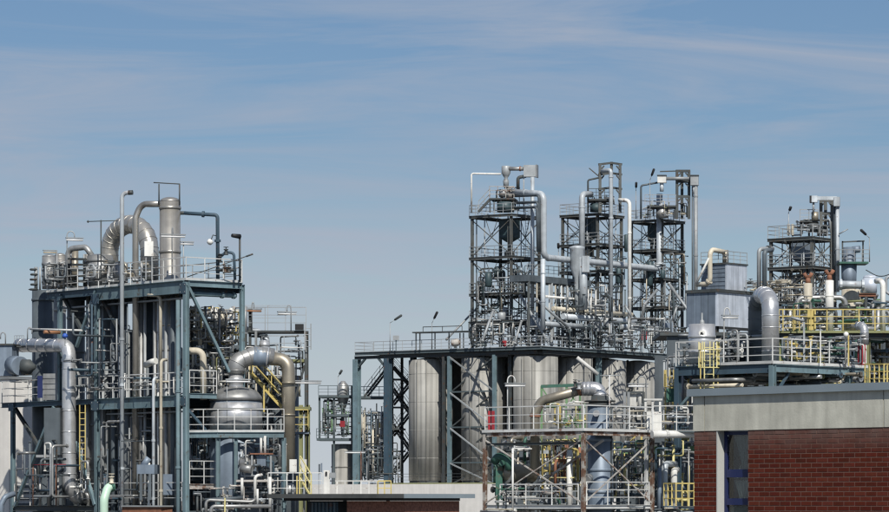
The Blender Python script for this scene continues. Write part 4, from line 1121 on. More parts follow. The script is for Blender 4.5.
part(th, 'red_box', MB().obox(W(340, 427, Yh - .2), (.5, 0, 0), (0, .3, 0), (0, 0, .62)), 'red'); part(th, 'yellow_box', MB().obox(W(378.3, 428, Yh - .2), (.32, 0, 0), (0, .3, 0), (0, 0, .5)), 'yellow')
vessel('small_silo', 'short grey silo below the cone hopper tower', 'silo', 343.5, 340, 444, None, 12, 'silo', .05, bands=(467,))
mast_lamp('dark headed lamp above the cone hopper', 338, 396, 377, 342, 370, 338)
clutter('slim pipes bundled between the hopper tower and the stair tower', E, (359, 385), (402, 482), (336, 341), 64, ['galv', 'pale_pipe', 'dark_steel', 'deep_blue_steel', 'cream'], 31, (.035, .085), .75, seg=(1, 5))
clutter('dark gear on the decks of the hopper tower', E, (320, 356), (400, 437), (338, 341), 44, ['dark_steel', 'galv', 'deck', 'grass_green'], 32, (.03, .07), seg=(.5, 2))
clutter('dark pipes at the foot of the stair tower', E, (362, 402), (440, 484), (333, 338), 40, ['dark_steel', 'galv', 'deck', 'slate'], 33, (.03, .07), seg=(.5, 3))
# ------------------------------------------------ loading walk with white and yellow railing, signs, lamp
lw = thing('loading_walk', 'white railed walkway in front of the silos with a yellow end gate', 'platform', W(360, 496, 262))
part(lw, 'deck', MB().obox(W(300, 497, 262), (7.6, 0, 0), (0, 6, 0), (0, 0, .12)), 'concrete')
railing(lw, [W(329, 495.5, 262), W(377, 495.5, 262)], 'white_paint', h=1.15, n=2, step=.65, t=.07)
railing(lw, [W(378, 495.5, 261.8), W(391, 495.5, 261.8)], 'yellow', h=1.15, n=2, step=.5, t=.07)
for x in (305, 345, 388): column(lw, W(x, 0, 263), 0, W(0, 497.5, 262).z, .3, 'concrete_dark')
t = thing('notice_cabinet', 'white notice cabinet with a black mark by the walkway', 'sign', W(327, 496, 261.5))
part(t, 'board', MB().obox(W(323.5, 495, 261.5), (.5, 0, 0), (0, .15, 0), (0, 0, 1.95)), 'white_paint'); part(t, 'black_mark', MB().obox(W(325.2, 475.5, 261.4), (.16, 0, 0), (0, .02, 0), (0, 0, .3)), 'black'); part(t, 'side_box', MB().obox(W(329.5, 478, 261.4), (.5, 0, 0), (0, .2, 0), (0, 0, .42)), 'galv')
t = thing('twin_post_sign', 'dark narrow sign on two posts by the walkway', 'sign', W(320, 496, 262.2))
for x in (318.7, 321.7): part(t, 'post', MB().bar(W(x, 496, 262.2), W(x, 464, 262.2), .05), 'galv')
part(t, 'plate', MB().obox(W(318.6, 474, 262.1), (.14, 0, 0), (0, .04, 0), (0, 0, .78)), 'slate'); part(t, 'plate', MB().obox(W(320.8, 474, 262.1), (.12, 0, 0), (0, .04, 0), (0, 0, .86)), 'clad_dark')
tube_lamp('rusty strip lamp on a brown post above the hut roof', 355, 451.5, 262, 11, 496, 6, hook=False, m='orange_rust')
# lamps and boxes on the silo deck, left part
mast_lamp('lamp with raised arm at the left end of the silo deck', 390, 352, 323, 402, 315, 333)
mast_lamp('dark lamp head tilted up near the deck canopy', 432, 349, 323, 437.5, 311.5, 330, hm='black')
t = thing('deck_cabinet', 'small grey cabinet on the silo deck railing', 'cabinet', W(396, 351, 332)); part(t, 'box', MB().obox(W(393, 340, 332), (.6, 0, 0), (0, .4, 0), (0, 0, .45)), 'galv'); part(t, 'stand', MB().bar(W(396, 351, 332.2), W(396, 340, 332.2), .1), 'deck')
t = thing('deck_canopy', 'low dark steel canopy frame on the silo deck left of the first tower', 'canopy', W(440, 349, 329))
part(t, 'roof', MB().bar(W(415, 332.8, 331), W(470, 331.5, 328), 1.2, .12), 'dark_steel')
for x in (416, 420, 435, 449, 460, 463.5): part(t, 'post', MB().bar(W(x, 350, 331 - (x - 415) * .054), W(x, 333, 331 - (x - 415) * .054), .12), 'dark_steel')
t2 = railing(t, [W(423, 332, 331.2), W(462, 331, 328.6)], 'dark_steel', h=.5, n=1, step=1.9, t=.06)
t = thing('deck_motor', 'small brown motor under the deck canopy', 'motor', W(456, 348, 328)); part(t, 'body', MB().lathe(W(454, 343, 328), [(.1, -.3), (.35, -.2), (.35, .4), (.15, .6)], 12, axis=Vector((1, 0, .2))), 'rust_steel'); part(t, 'foot', MB().bar(W(455.5, 348, 328), W(455.5, 343, 328), .3), 'dark_steel')

# ------------------------------------------------ the three hopper towers on the deck
def tower(label, fr, u0, v0, su, sv, z0, levels, steel='tower_steel', rail='galv', hop=None, hop_m='teal_dark', seed=1, mid=True, plat=None, rail_n=4):
    rg = random.Random(seed)
    t = thing('hopper_tower', label, 'steel tower', fr.P(u0 + su / 2, v0 + sv / 2, z0))
    zt = levels[-1]
    cs = [(u0, v0), (u0 + su, v0), (u0, v0 + sv), (u0 + su, v0 + sv)]
    for i, (u, v) in enumerate(cs): column(t, fr.P(u, v), z0, zt - .1, .24, steel, fr=fr)
    zs = [z0] + levels
    for k, z in enumerate(levels):
        wk = .75
        for (a0, b0, a1, b1) in ((u0 - .25, v0 - .25, su + .5, wk), (u0 - .25, v0 + sv + .25 - wk, su + .5, wk), (u0 - .25, v0 - .245 + wk, wk, sv + .49 - 2 * wk), (u0 + su + .25 - wk, v0 - .245 + wk, wk, sv + .49 - 2 * wk)):
            part(t, 'deck', MB().obox(fr.P(a0, b0, z - .07), fr.u * a1, fr.v * b1, UP * .07), 'dark_steel')
        for (a, b) in (((u0 - .25, v0 - .2), (u0 + su + .25, v0 - .2)), ((u0 - .2, v0 - .25), (u0 - .2, v0 + sv + .25)), ((u0 + su + .2, v0), (u0 + su + .2, v0 + sv + .2)), ((u0, v0 + sv + .2), (u0 + su, v0 + sv + .2))):
            beam(t, fr.P(*a, z - .17), fr.P(*b, z - .17), .14, .22, steel)
        railing(t, [fr.P(u0 - .2, v0 - .2, z), fr.P(u0 + su + .2, v0 - .2, z), fr.P(u0 + su + .2, v0 + sv + .2, z), fr.P(u0 - .2, v0 + sv + .2, z)], rail, h=1.05, step=1.15, t=.045, close=True, n=3)
    for k in range(len(levels)):
        a, b = zs[k] + (.1 if k else 0), zs[k + 1] - .45
        for o, (p, q) in enumerate((((u0, v0), (u0 + su, v0)), ((u0, v0), (u0, v0 + sv)), ((u0 + su, v0), (u0 + su, v0 + sv)), ((u0, v0 + sv), (u0 + su, v0 + sv)))):
            brace(t, fr.P(*p, a), fr.P(*q, b), .08 if o < 2 else .07, steel)
            if o < 2 or rg.random() < .6: brace(t, fr.P(*p, b), fr.P(*q, a), .07, steel)
    for k in range(7):             # thin service pipes up the tower
        u, v = (u0 + rg.uniform(.2, su), v0 + .35) if k % 2 else (u0 + .35, v0 + rg.uniform(.2, sv))
        part(t, 'service_pipe', MB().cyl(fr.P(u, v, z0), fr.P(u, v, zs[rg.choice((-1, -1, -2))]), rg.uniform(.03, .07), 6), rg.choice(('galv', 'dark_steel', 'pale_pipe', 'tower_steel')))
    for k in range(1, len(zs)):    # ladders between decks
        ladder(t, fr.P(u0 + su * (.3 if k % 2 else .7), v0 + .5), zs[k - 1], zs[k] + 1.0, fr.u, -fr.v, .45, 'galv')
        for q in (.33, .66): brace(t, fr.P(u0 + su * q, v0, zs[k] - .3), fr.P(u0 + su * .5, v0, zs[k - 1] + (zs[k] - zs[k - 1]) * .45), .05, steel); brace(t, fr.P(u0, v0 + sv * q, zs[k] - .3), fr.P(u0, v0 + sv * .5, zs[k - 1] + (zs[k] - zs[k - 1]) * .45), .05, steel)
    if hop:                        # square hopper hung below the top deck
        hu, hv_, w, h = hop
        c = fr.P(hu, hv_, zt - .4)
        a, b = fr.u * w / 2, fr.v * w / 2
        part(t, 'hopper', MB().obox(c - a - b - UP * h, a * 2, b * 2, UP * h), hop_m)
        q = c - UP * h; e = c - UP * (h + .45)
        part(t, 'hopper_cone', MB().hexa([e - a * .3 - b * .3, e + a * .3 - b * .3, e + a * .3 + b * .3, e - a * .3 + b * .3, q - a - b, q + a - b, q + a + b, q - a + b]), hop_m)
        part(t, 'outlet', MB().cyl(e, e - UP * .9, .2, 10), 'dark_steel')
        part(t, 'feeder', MB().obox(e - UP * 1.6 - a * .5 - b * .5, a, b, UP * .7), 'dark_steel')
    return t
def lev(fr, u, v, ys): return [fr.z(y, u, v) for y in ys]
T1 = tower('leftmost of the three hopper towers on the silo deck', E, 2.5, 5.4, 4.8, 4.8, zE, lev(E, 2.5, 5.4, (320, 292, 255.5, 213.5)), hop=(5.0, 7.4, 1.5, 1.75), seed=1)
T2 = tower('middle hopper tower on the silo deck with an open steel gantry top', E, 13.0, 2.2, 4.3, 4.3, zE, lev(E, 13.0, 2.2, (315, 270, 243, 213)), hop=(14.8, 4.4, 1.3, 1.7), seed=2)
T3 = tower('rightmost hopper tower on the silo deck with rounded gantry', E, 22.9, .9, 3.8, 3.8, zE, lev(E, 22.9, .9, (306, 277.5, 248.5, 219)), hop=(24.7, 2.9, 1.2, 1.6), seed=3)
def YE(px, v): return E.P(E.ua(px, v), v).y
# top works of the first tower
Y1 = 328.5; zt1 = E.z(213.5, 1, 5.4)
t = thing('top_platform', 'small railed platform with stair on top of the leftmost hopper tower', 'platform', W(500, 212, Y1))
part(t, 'deck', MB().obox(W(489.5, 199.5, Y1 - .5), (2.5, 0, 0), (.4, 2.6, 0), (0, 0, .16)), 'dark_steel')
railing(t, [W(489.5, 198, Y1 + 1.5), W(489.5, 198, Y1 - .5), W(514, 198, Y1 - .5), W(514, 198, Y1 + 1.5)], 'rust_steel', h=1.15, step=.8, t=.05)
for x in (490, 501, 513.5): part(t, 'post', MB().bar(W(x, 212.5, Y1 - .3), W(x, 199, Y1 - .3), .15), 'dark_steel')
stair(t, W(478.5, 211.5, Y1 - .4), W(490, 199, Y1 - .4), (0, 1, 0), .7, 'dark_steel', 'galv')
t = thing('cyclone', 'pale cyclone separator on top of the leftmost hopper tower', 'cyclone', W(506, 212, Y1 + .2))
zz = lambda y: W(0, y, Y1 + .2).z; cc = Vector((W(506, 0, Y1 + .2).x, Y1 + .2, 0))
part(t, 'body', MB().lathe(cc, [(.25, zz(187)), (.3, zz(181)), (.16, zz(178)), (.3, zz(176)), (.45, zz(173)), (.45, zz(166.5)), (.4, zz(166))], 16), 'galv')
part(t, 'filter_pot', MB().lathe(cc - Vector((.25, .2, 0)), [(.45, zz(197)), (.45, zz(190.5)), (.2, zz(189.5))], 16), 'alu_dull')
part(t, 'filter_pot', MB().lathe(cc + Vector((.35, -.1, 0)), [(.35, zz(199)), (.4, zz(190)), (.2, zz(188.5))], 16), 'rust_steel')
part(t, 'lower_drum', MB().lathe(cc - Vector((.1, 0, 0)), [(.8, zz(212)), (.8, zz(202))], 18), 'teal_dark')
pipe('pipe', 'thin white pipe framing the top left of the leftmost hopper tower', 'pipe', [W(471.5, 213, Y1 + 1), W(471.5, 173.5, Y1 + 1), W(501, 174, Y1 + .4)], .09, 'white_paint', bend=.2)
pipe('duct', 'short grey duct from the cyclone to the galvanised box', 'duct', [W(509, 168.7, Y1), W(524, 168.7, Y1 - .4)], .2, 'alu_dull', flanges=(.75,), band_m='orange_rust', fl=1.25)
t = thing('junction_box', 'galvanised duct box at the very top of the leftmost hopper tower', 'duct box', W(530, 177, Y1 - .5))
part(t, 'box', MB().obox(W(523.5, 176.5, Y1 - .8), (1.25, 0, 0), (.2, .9, 0), (0, 0, 1.15)), 'galv'); part(t, 'strut', MB().bar(W(523.8, 212, Y1 - .5), W(523.8, 176, Y1 - .5), .14), 'galv'); part(t, 'flange', MB().obox(W(535.6, 177, Y1 - .85), (.12, 0, 0), (.2, 1.0, 0), (0, 0, 1.25)), 'alu_dull')
pipe('downpipe', 'pale downpipe falling from the galvanised box beside the leftmost tower', 'pipe', [W(532.5, 177, Y1 - 1), W(532.5, 318, Y1 - 1)], .19, 'pale_pipe', flanges=(.13, .98), fl=1.2)
pipe('pipe', 'dark hooked pipe under the galvanised box', 'pipe', [W(518, 190, Y1 - .2), W(518, 177.5, Y1 - .3), W(526, 176, Y1 - .3)], .17, 'dark_steel', bend=.25)
pipe('conveying_pipe', 'long pale conveying pipe running from the leftmost to the rightmost hopper tower', 'pipe',
     [W(512, 192, Y1 + .2), E.P(E.ua(543.5, 1.2), 1.2, E.z(193, .8, 1.2)), E.P(E.ua(543.5, 1.2), 1.2, E.z(256.5, .8, 1.2)), E.P(E.ua(659.5, 1.2), 1.2, E.z(256.5, .8, 1.2)), E.P(E.ua(659.5, 1.2), 1.2, W(0, 194, YE(659.5, 1.2)).z)], .32, 'pale_pipe', bend=.75, n=14, flanges=(.06, .30, .62, .98), fl=1.1)
pipe('downpipe', 'second pale downpipe below the conveying pipe bend', 'pipe', [W(543, 259, 322.4), W(543, 330, 322.4)], .24, 'pale_pipe', flanges=(.2, .6), fl=1.15)
for i, y in enumerate((195, 202, 207)): pipe('pipe', ['upper', 'middle', 'lowest'][i] + ' dark cross pipe behind the first conveying bend', 'pipe', [W(513, y + 1, Y1), W(539 - i, y, 324), W(540 - i, 252, 324)], .14, 'slate', bend=.4)
# second tower top: gantry, pipes
Y2 = 333.0
t = thing('gantry', 'dark open steel gantry on the middle hopper tower', 'gantry', W(610, 213, Y2))
for x, d in ((600, 0), (611.5, 1.5), (620, .6)): part(t, 'post', MB().bar(W(x, 213, Y2 + d), W(x, 164, Y2 + d), .28), 'tower_steel')
for y in (163.8, 174, 188.5):
    part(t, 'crossbar', MB().bar(W(599, y + .6, Y2), W(612, y - 1, Y2 + 1.5), .22), 'tower_steel'); part(t, 'crossbar', MB().bar(W(611, y - 1, Y2 + 1.5), W(621.5, y + .5, Y2 + .6), .22), 'tower_steel')
for y in (176, 190.5, 166.5):
    for x0, x1 in ((601, 604), (619.5, 616.5)): part(t, 'knee', MB().bar(W(x0, y + 3, Y2), W(x1, y - .6, Y2 + .3), .12), 'tower_steel')
part(t, 'jib', MB().bar(W(589, 168, Y2), W(599, 176.5, Y2), .1), 'dark_steel')
pipe('downpipe', 'pale pipe dropping through the gantry of the middle tower', 'pipe', [W(602, 171, Y2 - .2), W(611, 170, Y2 - 1.2), W(611, 345, Y2 - 1.2)], .21, 'pale_pipe', bend=.3, flanges=(.1, .32, .62), fl=1.25)
pipe('elbow_pipe', 'pale elbow pipe on the left side of the middle tower', 'pipe', [W(591, 194, Y2), W(582, 194, Y2 - 1.5), W(582, 262, Y2 - 2.5)], .3, 'pale_pipe', bend=.6, flanges=(.35, .95), fl=1.12)
pipe('downpipe', 'slim white hooked pipe on the right side of the middle tower', 'pipe', [W(619, 200, Y2), W(629.5, 200.5, Y2 - .8), W(629.5, 345, Y2 - .8)], .2, 'white_paint', bend=.5, flanges=(.28, .7), fl=1.15)
pipe('pipe', 'thin dark pipe frame on the left of the gantry', 'pipe', [W(588, 213, Y2), W(588, 180, Y2), W(600, 177.5, Y2)], .09, 'dark_steel', bend=.2)
t = thing('filter_vessel', 'pale filter vessel joined into the long conveying pipe', 'vessel', W(578, 285, 327.5))
vv = Vector((W(577, 0, 327.8).x, 327.8, 0)); zz = lambda y: W(0, y, 327.8).z
part(t, 'body', MB().lathe(vv, [(.22, zz(312)), (.25, zz(292)), (.3, zz(278)), (.72, zz(268)), (.72, zz(250)), (.78, zz(249)), (.78, zz(247)), (.3, zz(245.5))], 20), 'pale_pipe')
part(t, 'outlet', MB().lathe(vv + Vector((.6, -.6, 0)), [(.4, zz(310)), (.4, zz(258))], 14), 'pale_pipe')
part(t, 'box', MB().obox(W(582, 272, 326.6), (.75, 0, 0), (0, .5, 0), (0, 0, 1.6)), 'pale_pipe')
# third tower top
Y3 = 339.5
t = thing('gantry', 'dark arched gantry on the rightmost hopper tower', 'gantry', W(683, 219, Y3))
for x, d in ((677, 0), (682, 1.2), (689, .3)): part(t, 'post', MB().bar(W(x, 219, Y3 + d), W(x, 171, Y3 + d), .28), 'dark_steel')
for y in (171, 181.5, 196.5): part(t, 'crossbar', MB().bar(W(676, y, Y3), W(690, y, Y3 + .3), .26), 'dark_steel')
for y in (173.5, 184, 199):
    for x0, x1 in ((678, 681), (688.4, 685.4)): part(t, 'knee', MB().bar(W(x0, y + 2.4, Y3), W(x1, y - .8, Y3), .14), 'dark_steel')
part(t, 'top_bar', MB().bar(W(660, 171.5, Y3), W(677, 171, Y3), .12), 'dark_steel')
for lab, x0, x1, y0, y1, m in (('pale duct box left of the arched gantry', 657.5, 666, 175.5, 182.5, 'white_paint'), ('grey duct box right of the arched gantry', 690.5, 698.3, 175.5, 185, 'galv')):
    t = thing('duct_box', lab, 'duct box', W((x0 + x1) / 2, y1, Y3 - .5)); part(t, 'box', MB().obox(W(x0, y1, Y3 - .8), ((x1 - x0) * mpp(Y3), 0, 0), (.1, .8, 0), (0, 0, (y1 - y0) * mpp(Y3))), m); part(t, 'rim', MB().obox(W(x0 - .5, y0, Y3 - .9), ((x1 - x0 + 1) * mpp(Y3), 0, 0), (.1, 1.0, 0), (0, 0, .08)), 'dark_steel')
    part(t, 'neck', MB().cyl(W((x0 + x1) / 2, y1 + 9, Y3 - .4), W((x0 + x1) / 2, y1, Y3 - .4), .2, 10), 'pale_pipe')
pipe('duct', 'grey duct between the pale box and the arched gantry', 'duct', [W(666, 178.5, Y3 - .4), W(690, 178.5, Y3 - .4)], .18, 'galv')
pipe('downpipe', 'long grey downpipe on the right edge of the rightmost tower', 'pipe', [W(695.8, 185, Y3 - .5), W(695.8, 326, Y3 - .5)], .20, 'galv', flanges=(.08, .5, .95), fl=1.2)
pipe('downpipe', 'dark companion pipe beside the long grey downpipe', 'pipe', [W(692.5, 186, Y3 - .2), W(692.5, 330, Y3 - .2)], .09, 'slate')
pipe('pipe', 'thin dark hooked pipe on the rightmost hopper tower', 'pipe', [W(641, 219, Y3), W(641, 185.5, Y3), W(658, 182.5, Y3)], .1, 'slate', bend=.25)
mast_lamp('black headed lamp at the left of the rightmost tower', 636, 219, 191, 636.3, 182, Y3 - .6, hm='black')
mast_lamp('white tipped lamp above the rightmost tower railing', 650, 219, 180, 654.2, 168.5, Y3 - .6, hm='black')
mast_lamp('black lamp head between the first two towers', 558.5, 276, 252, 558.2, 243, 331, hm='black')
t = thing('top_platform', 'railed upper platform on the rightmost hopper tower', 'platform', W(660, 218, Y3 + .5)); part(t, 'deck', MB().obox(W(647, 207, Y3 - .3), (3.0, 0, 0), (.3, 2.4, 0), (0, 0, .18)), 'dark_steel')
railing(t, [W(645, 205, Y3 - .3), W(676, 205, Y3 - .3)], 'galv', h=1.05, step=.9, t=.045)
for x in (648, 662, 675): part(t, 'post', MB().bar(W(x, 218.5, Y3), W(x, 206, Y3), .16), 'dark_steel')
t = thing('top_platform', 'small dark platform under the gantry of the middle tower', 'platform', W(600, 212, Y2 + .5)); part(t, 'deck', MB().obox(W(587, 200.5, Y2 - .3), (2.6, 0, 0), (.3, 2.4, 0), (0, 0, .18)), 'dark_steel')
railing(t, [W(588, 199, Y2 - .3), W(613, 199, Y2 - .3)], 'dark_steel', h=1.05, step=.9, t=.045)
for x in (588, 599, 612): part(t, 'post', MB().bar(W(x, 212.5, Y2), W(x, 200, Y2), .16), 'dark_steel')
vessel('filter_pot', 'dark filter drum on the middle tower top', 'drum', 596, Y2 + .5, 203, 212, 6, 'teal_dark', .2)
vessel('filter_pot', 'dark filter drum on the rightmost tower top', 'drum', 662, Y3 + .5, 207, 218, 6, 'alu_dull', .2)
# pale chutes slanting from the towers to the silos
ch = [((520, 295, 326), (548, 342, 323), .2, 'pale chute slanting right below the leftmost tower'), ((493.5, 310, 324), (482, 342, 322), .2, 'pale chute slanting left at the foot of the leftmost tower'),
      ((521.5, 321, 324), (514.5, 344, 323), .16, 'short pale chute upright near the corner of the deck'), ((477, 308, 333), (446, 340, 331), .15, 'long grey strut slanting down left of the leftmost tower'),
      ((536, 299, 323), (570, 329, 325), .2, 'pale chute crossing to the middle of the silo deck'), ((668.5, 283, 337), (699, 326, 335), .22, 'long pale chute slanting right from the rightmost tower'),
      ((697, 299, 336), (727, 323, 332), .2, 'pale chute slanting toward the blue clad building'), ((677, 306, 335), (672, 322, 335), .18, 'short pale chute leaning left by the rightmost tower'),
      ((588, 306, 328), (592, 318, 328), .15, 'short pale strut above the pipe bridge'), ((625, 305, 330), (632, 318, 330), .15, 'pale kinked strut right of the pipe bridge')]
for a, b, r, lab in ch: pipe('chute', lab, 'chute', [W(*a), W(*b)], r * .68, 'galv', flanges=(.02, .97), fl=1.35)
pipe('chute', 'kinked pale chute dropping from the rightmost tower onto the deck', 'chute', [W(657, 290, 334), W(644, 305, 333), W(640.5, 326, 333)], .15, 'galv', bend=.5, flanges=(.5,), fl=1.3)
# pipe bridge across the deck
br = thing('pipe_bridge', 'grey railed pipe bridge between the leftmost and middle hopper towers', 'pipe bridge', E.P(5, 3, zE))
part(br, 'deck', MB().obox(E.P(.3, 1.8, E.z(281, .3, 1.8)), E.u * 11, E.v * 2.2, UP * .62), 'slate')
railing(br, [E.P(.3, 1.9, E.z(275, .3, 1.8)), E.P(11.3, 1.9, E.z(275, .3, 1.8))], 'galv', h=1.1, step=.9, t=.045)
for k in range(9): part(br, 'post', MB().bar(E.P(.6 + k * 1.3, 1.9, zE), E.P(.6 + k * 1.3, 1.9, E.z(281, .3, 1.8)), .16 if k % 3 else .26), 'galv' if k % 2 else 'dark_steel')
for k in range(10): part(br, 'stanchion', MB().bar(E.P(1.0 + k * 1.05, 1.2, E.z(312, .3, 1.2)), E.P(1.0 + k * 1.05, 1.2, E.z(283, .3, 1.2)), .12), 'white_paint' if k % 3 else 'cream')
for lab, x0, x1, y0, v, r, m in (('top thin white pipe on the pipe bridge', 545, 612, 296.5, .9, .12, 'white_paint'), ('second cream pipe along the pipe bridge', 553, 632, 308.5, .7, .22, 'cream'), ('wide pale pipe along the foot of the pipe bridge', 563, 646, 316.5, .5, .3, 'pale_pipe'), ('pale pipe low on the deck left of the grey box', 541, 590, 323.5, .3, .26, 'pale_pipe'), ('pale pipe low on the deck ahead of the rightmost tower', 620, 668, 326.5, .3, .3, 'pale_pipe')):
    u0, u1 = E.ua(x0, v), E.ua(x1, v); z = ZC + (HY - y0) * E.P(u0, v).y / FPX
    pipe('pipe', lab, 'pipe', [E.P(u0, v, z), E.P(u1, v, z)], r, m, flanges=(.02, .45, .98), fl=1.2)
for lab, x0, y0, w, h, m in (('grey junction box on the deck below the pipe bridge', 589.5, 331.5, 12, 10.5, 'galv'), ('grey junction box at the right end of the deck pipes', 663.5, 334, 9.5, 11, 'clad_dark'), ('red box on the silo deck railing', 642, 340, 5, 9, 'red'), ('dark red box at the foot of the leftmost tower', 502.5, 346, 4, 6, 'red'), ('blue grey duct housing below the pale downpipe', 530, 327, 14, 9, 'slate_blue')):
    Yq = YE(x0, .2) if x0 > 550 else 326
    t = thing('junction_box', lab, 'box', W(x0 + w / 2, 348, Yq)); part(t, 'box', MB().obox(W(x0, y0, Yq), (w * mpp(Yq), 0, 0), (0, .8, 0), (0, 0, h * mpp(Yq))), m); part(t, 'stand', MB().bar(W(x0 + w / 2, 348, Yq + .4), W(x0 + w / 2, y0, Yq + .4), .2), 'dark_steel')
lt = ['white_paint', 'galv', 'galv', 'pale_pipe', 'alu_dull', 'dark_steel', 'slate', 'deck']
clutter('pale fittings and motors along the deck at the foot of the leftmost tower', E, (468, 552), (318, 346), (324, 331), 80, lt + ['dark_steel', 'deck', 'rust_steel'], 41, (.035, .085), seg=(.6, 2.4), drums=4, drum_m='galv')
clutter('pale fittings and motors along the right part of the silo deck', E, (552, 672), (318, 350), (324, 336), 110, lt + ['dark_steel', 'deck', 'slate'], 42, (.035, .09), seg=(.6, 2.4), drums=6, drum_m='galv')
clutter('pipes and machinery inside the lower storeys of the leftmost tower', E, (476, 534), (262, 320), (327, 332), 44, ['dark_steel', 'galv', 'deck', 'teal_dark', 'pale_pipe', 'alu_dull', 'tarnished'], 43, (.035, .085), seg=(.6, 2.6), drums=4, drum_m='teal_dark')
clutter('pipes and stanchions packed under the pipe bridge', E, (546, 612), (282, 322), (326, 331), 44, lt + ['dark_steel', 'slate'], 44, (.035, .09), .7, seg=(.6, 3))
clutter('pipes and machinery inside the lower storeys of the middle tower', E, (574, 628), (250, 345), (334, 338), 44, ['dark_steel', 'galv', 'deck', 'pale_pipe', 'tarnished'], 45, (.035, .08), seg=(.6, 2.6), drums=3, drum_m='teal_dark')
clutter('pipes and machinery inside the lower storeys of the rightmost tower', E, (640, 688), (252, 345), (339.5, 343), 44, ['dark_steel', 'galv', 'deck', 'teal_dark', 'tarnished', 'pale_pipe'], 46, (.035, .085), seg=(.6, 2.6), drums=4, drum_m='teal_dark')
clutter('small fittings on top of the leftmost hopper tower', E, (492, 520), (186, 212), (328, 331), 16, ['rust_steel', 'galv', 'tarnished', 'teal_dark'], 47, (.03, .07), seg=(.4, 1.2))
clutter('small fittings on top of the middle hopper tower', E, (586, 620), (195, 212), (333, 336), 16, ['dark_steel', 'galv', 'teal_dark'], 48, (.03, .07), seg=(.4, 1.2))
clutter('small fittings on top of the rightmost hopper tower', E, (642, 688), (200, 218), (339, 342), 18, ['dark_steel', 'galv', 'olive', 'cream'], 49, (.03, .07), seg=(.4, 1.2))

# ================================================================== rusty front platform with the tall blue grey vessel
F = Fr(583.5, 143, 42)
zF, zF0 = F.z(430.5), F.z(505)
fu, fv = F.ua(652), F.va(485)
rf = thing('rusty_platform', 'rusty steel platform with white railing in front of the silos', 'platform', F.P(2, 3, 0))
for p in (F.P(0, 0), F.P(0, fv), F.P(fu, 0)): column(rf, p, 0, zF - .1, .155, 'rust_column', fr=F)
column(rf, F.P(fu - .35, .05), 0, zF - .3, .13, 'white_rail', fr=F)
column(rf, F.P(fu, fv), 0, zF - .1, .155, 'rust_column', fr=F)
part(rf, 'deck', MB().obox(F.P(.02, .02, zF - .08), F.u * .9, F.v * fv, UP * .08), 'deck')
part(rf, 'deck', MB().obox(F.P(.93, .02, zF - .08), F.u * (fu - .93), F.v * .9, UP * .08), 'deck')
for z, h, m in ((zF - .005, .2, 'rust_column'), (zF0, .17, 'white_rail')):
    beam(rf, F.P(0, .12, z - h / 2), F.P(0, fv - .12, z - h / 2), .14, h, m)
    beam(rf, F.P(.12, 0, z - h / 2), F.P(fu - .12, 0, z - h / 2), .14, h, m)
part(rf, 'fascia', MB().obox(F.P(-.09, -.09, zF - .02), F.v * (fv + .2), F.u * .018, UP * .12), 'white_rail')
part(rf, 'fascia', MB().obox(F.P(-.07, -.09, zF - .02), F.u * (fu + .1), F.v * .018, UP * .12), 'white_rail')
beam(rf, F.P(0, .12, zF - .55), F.P(0, fv - .12, zF - .55), .1, .12, 'dark_steel')
part(rf, 'deck', MB().obox(F.P(.3, .1, zF0 - .2), F.u * fu, F.v * fv, UP * .06), 'deck')
railing(rf, [F.P(fu, 0, zF), F.P(0, 0, zF), F.P(0, fv, zF)], 'white_rail', step=1.5, t=.038)
railing(rf, [F.P(fu - .2, 0, zF0), F.P(.2, 0, zF0)], 'white_rail', step=1.3, t=.04, h=1.0)
railing(rf, [F.P(0, .3, zF0), F.P(0, fv - .9, zF0)], 'white_rail', step=1.5, t=.04, h=.9)
zb0 = zF0 + .05
for p, q in (((0, 0), (fu, 0)), ((0, fv), (0, 0))):
    brace(rf, F.P(*p, zF - .35), F.P(*q, zb0), .055, 'rust_steel'); brace(rf, F.P(*p, zb0) , F.P(*q, zF - .35), .05, 'rust_steel')
brace(rf, F.P(1.6, fv, zb0), F.P(1.6, 0.2, zF - .4), .09, 'rust_steel')
# vessel with elbow
Yv = 145.4
t = vessel('tall_vessel', 'tall blue grey vessel standing through the rusty platform', 'vessel', 600, Yv, 404, None, 12.5, 'slate_blue', .02, bands=(440, 470, 492), n=28)
c = Vector((W(600, 0, Yv).x, Yv, 0)); zz = lambda y: W(0, y, Yv).z
part(t, 'top_flange', MB().lathe(c, [(.65, zz(405.5)), (.65, zz(403.8)), (.5, zz(403.5)), (.5, zz(402)), (.68, zz(401.8)), (.68, zz(400.6)), (.4, zz(400)), (.36, zz(396))], 24), 'dark_steel')
part(t, 'manhole', MB().cyl(W(589, 478, Yv - .35), W(586, 480, Yv - .75), .2, 14), 'alu_dull'); part(t, 'nozzle', MB().cyl(W(597, 413, Yv - .4), W(596, 413.5, Yv - .8), .14, 12), 'alu')
part(t, 'riser_pipe', MB().cyl(W(611, 505, Yv - .3), W(611, 406, Yv - .3), .04, 8), 'dark_steel')
o = pipe('elbow_duct', 'shiny silver elbow on top of the tall blue grey vessel', 'duct', [W(600, 400, Yv), W(599, 388.5, Yv), W(582, 389, Yv + .1)], .31, 'alu', bend=.62, n=16, bands=.16, nb=8)
o = pipe('slanted_pipe', 'fat beige pipe slanting down left from the silver elbow and dropping through the platform', 'pipe', [W(583, 389.5, Yv + .1), W(541, 401, Yv + .8), W(535, 414, Yv + .8), W(535, 476, Yv + .8)], .21, 'tarnished', bend=.5, n=14, flanges=(.025, .5), band_m='orange_rust', fl=1.2)
pipe('slim_pipe', 'slim white slanting tube resting above the silver elbow', 'pipe', [W(577, 357.5, Yv + .5), W(598, 374.5, Yv + .5)], .085, 'white_paint')
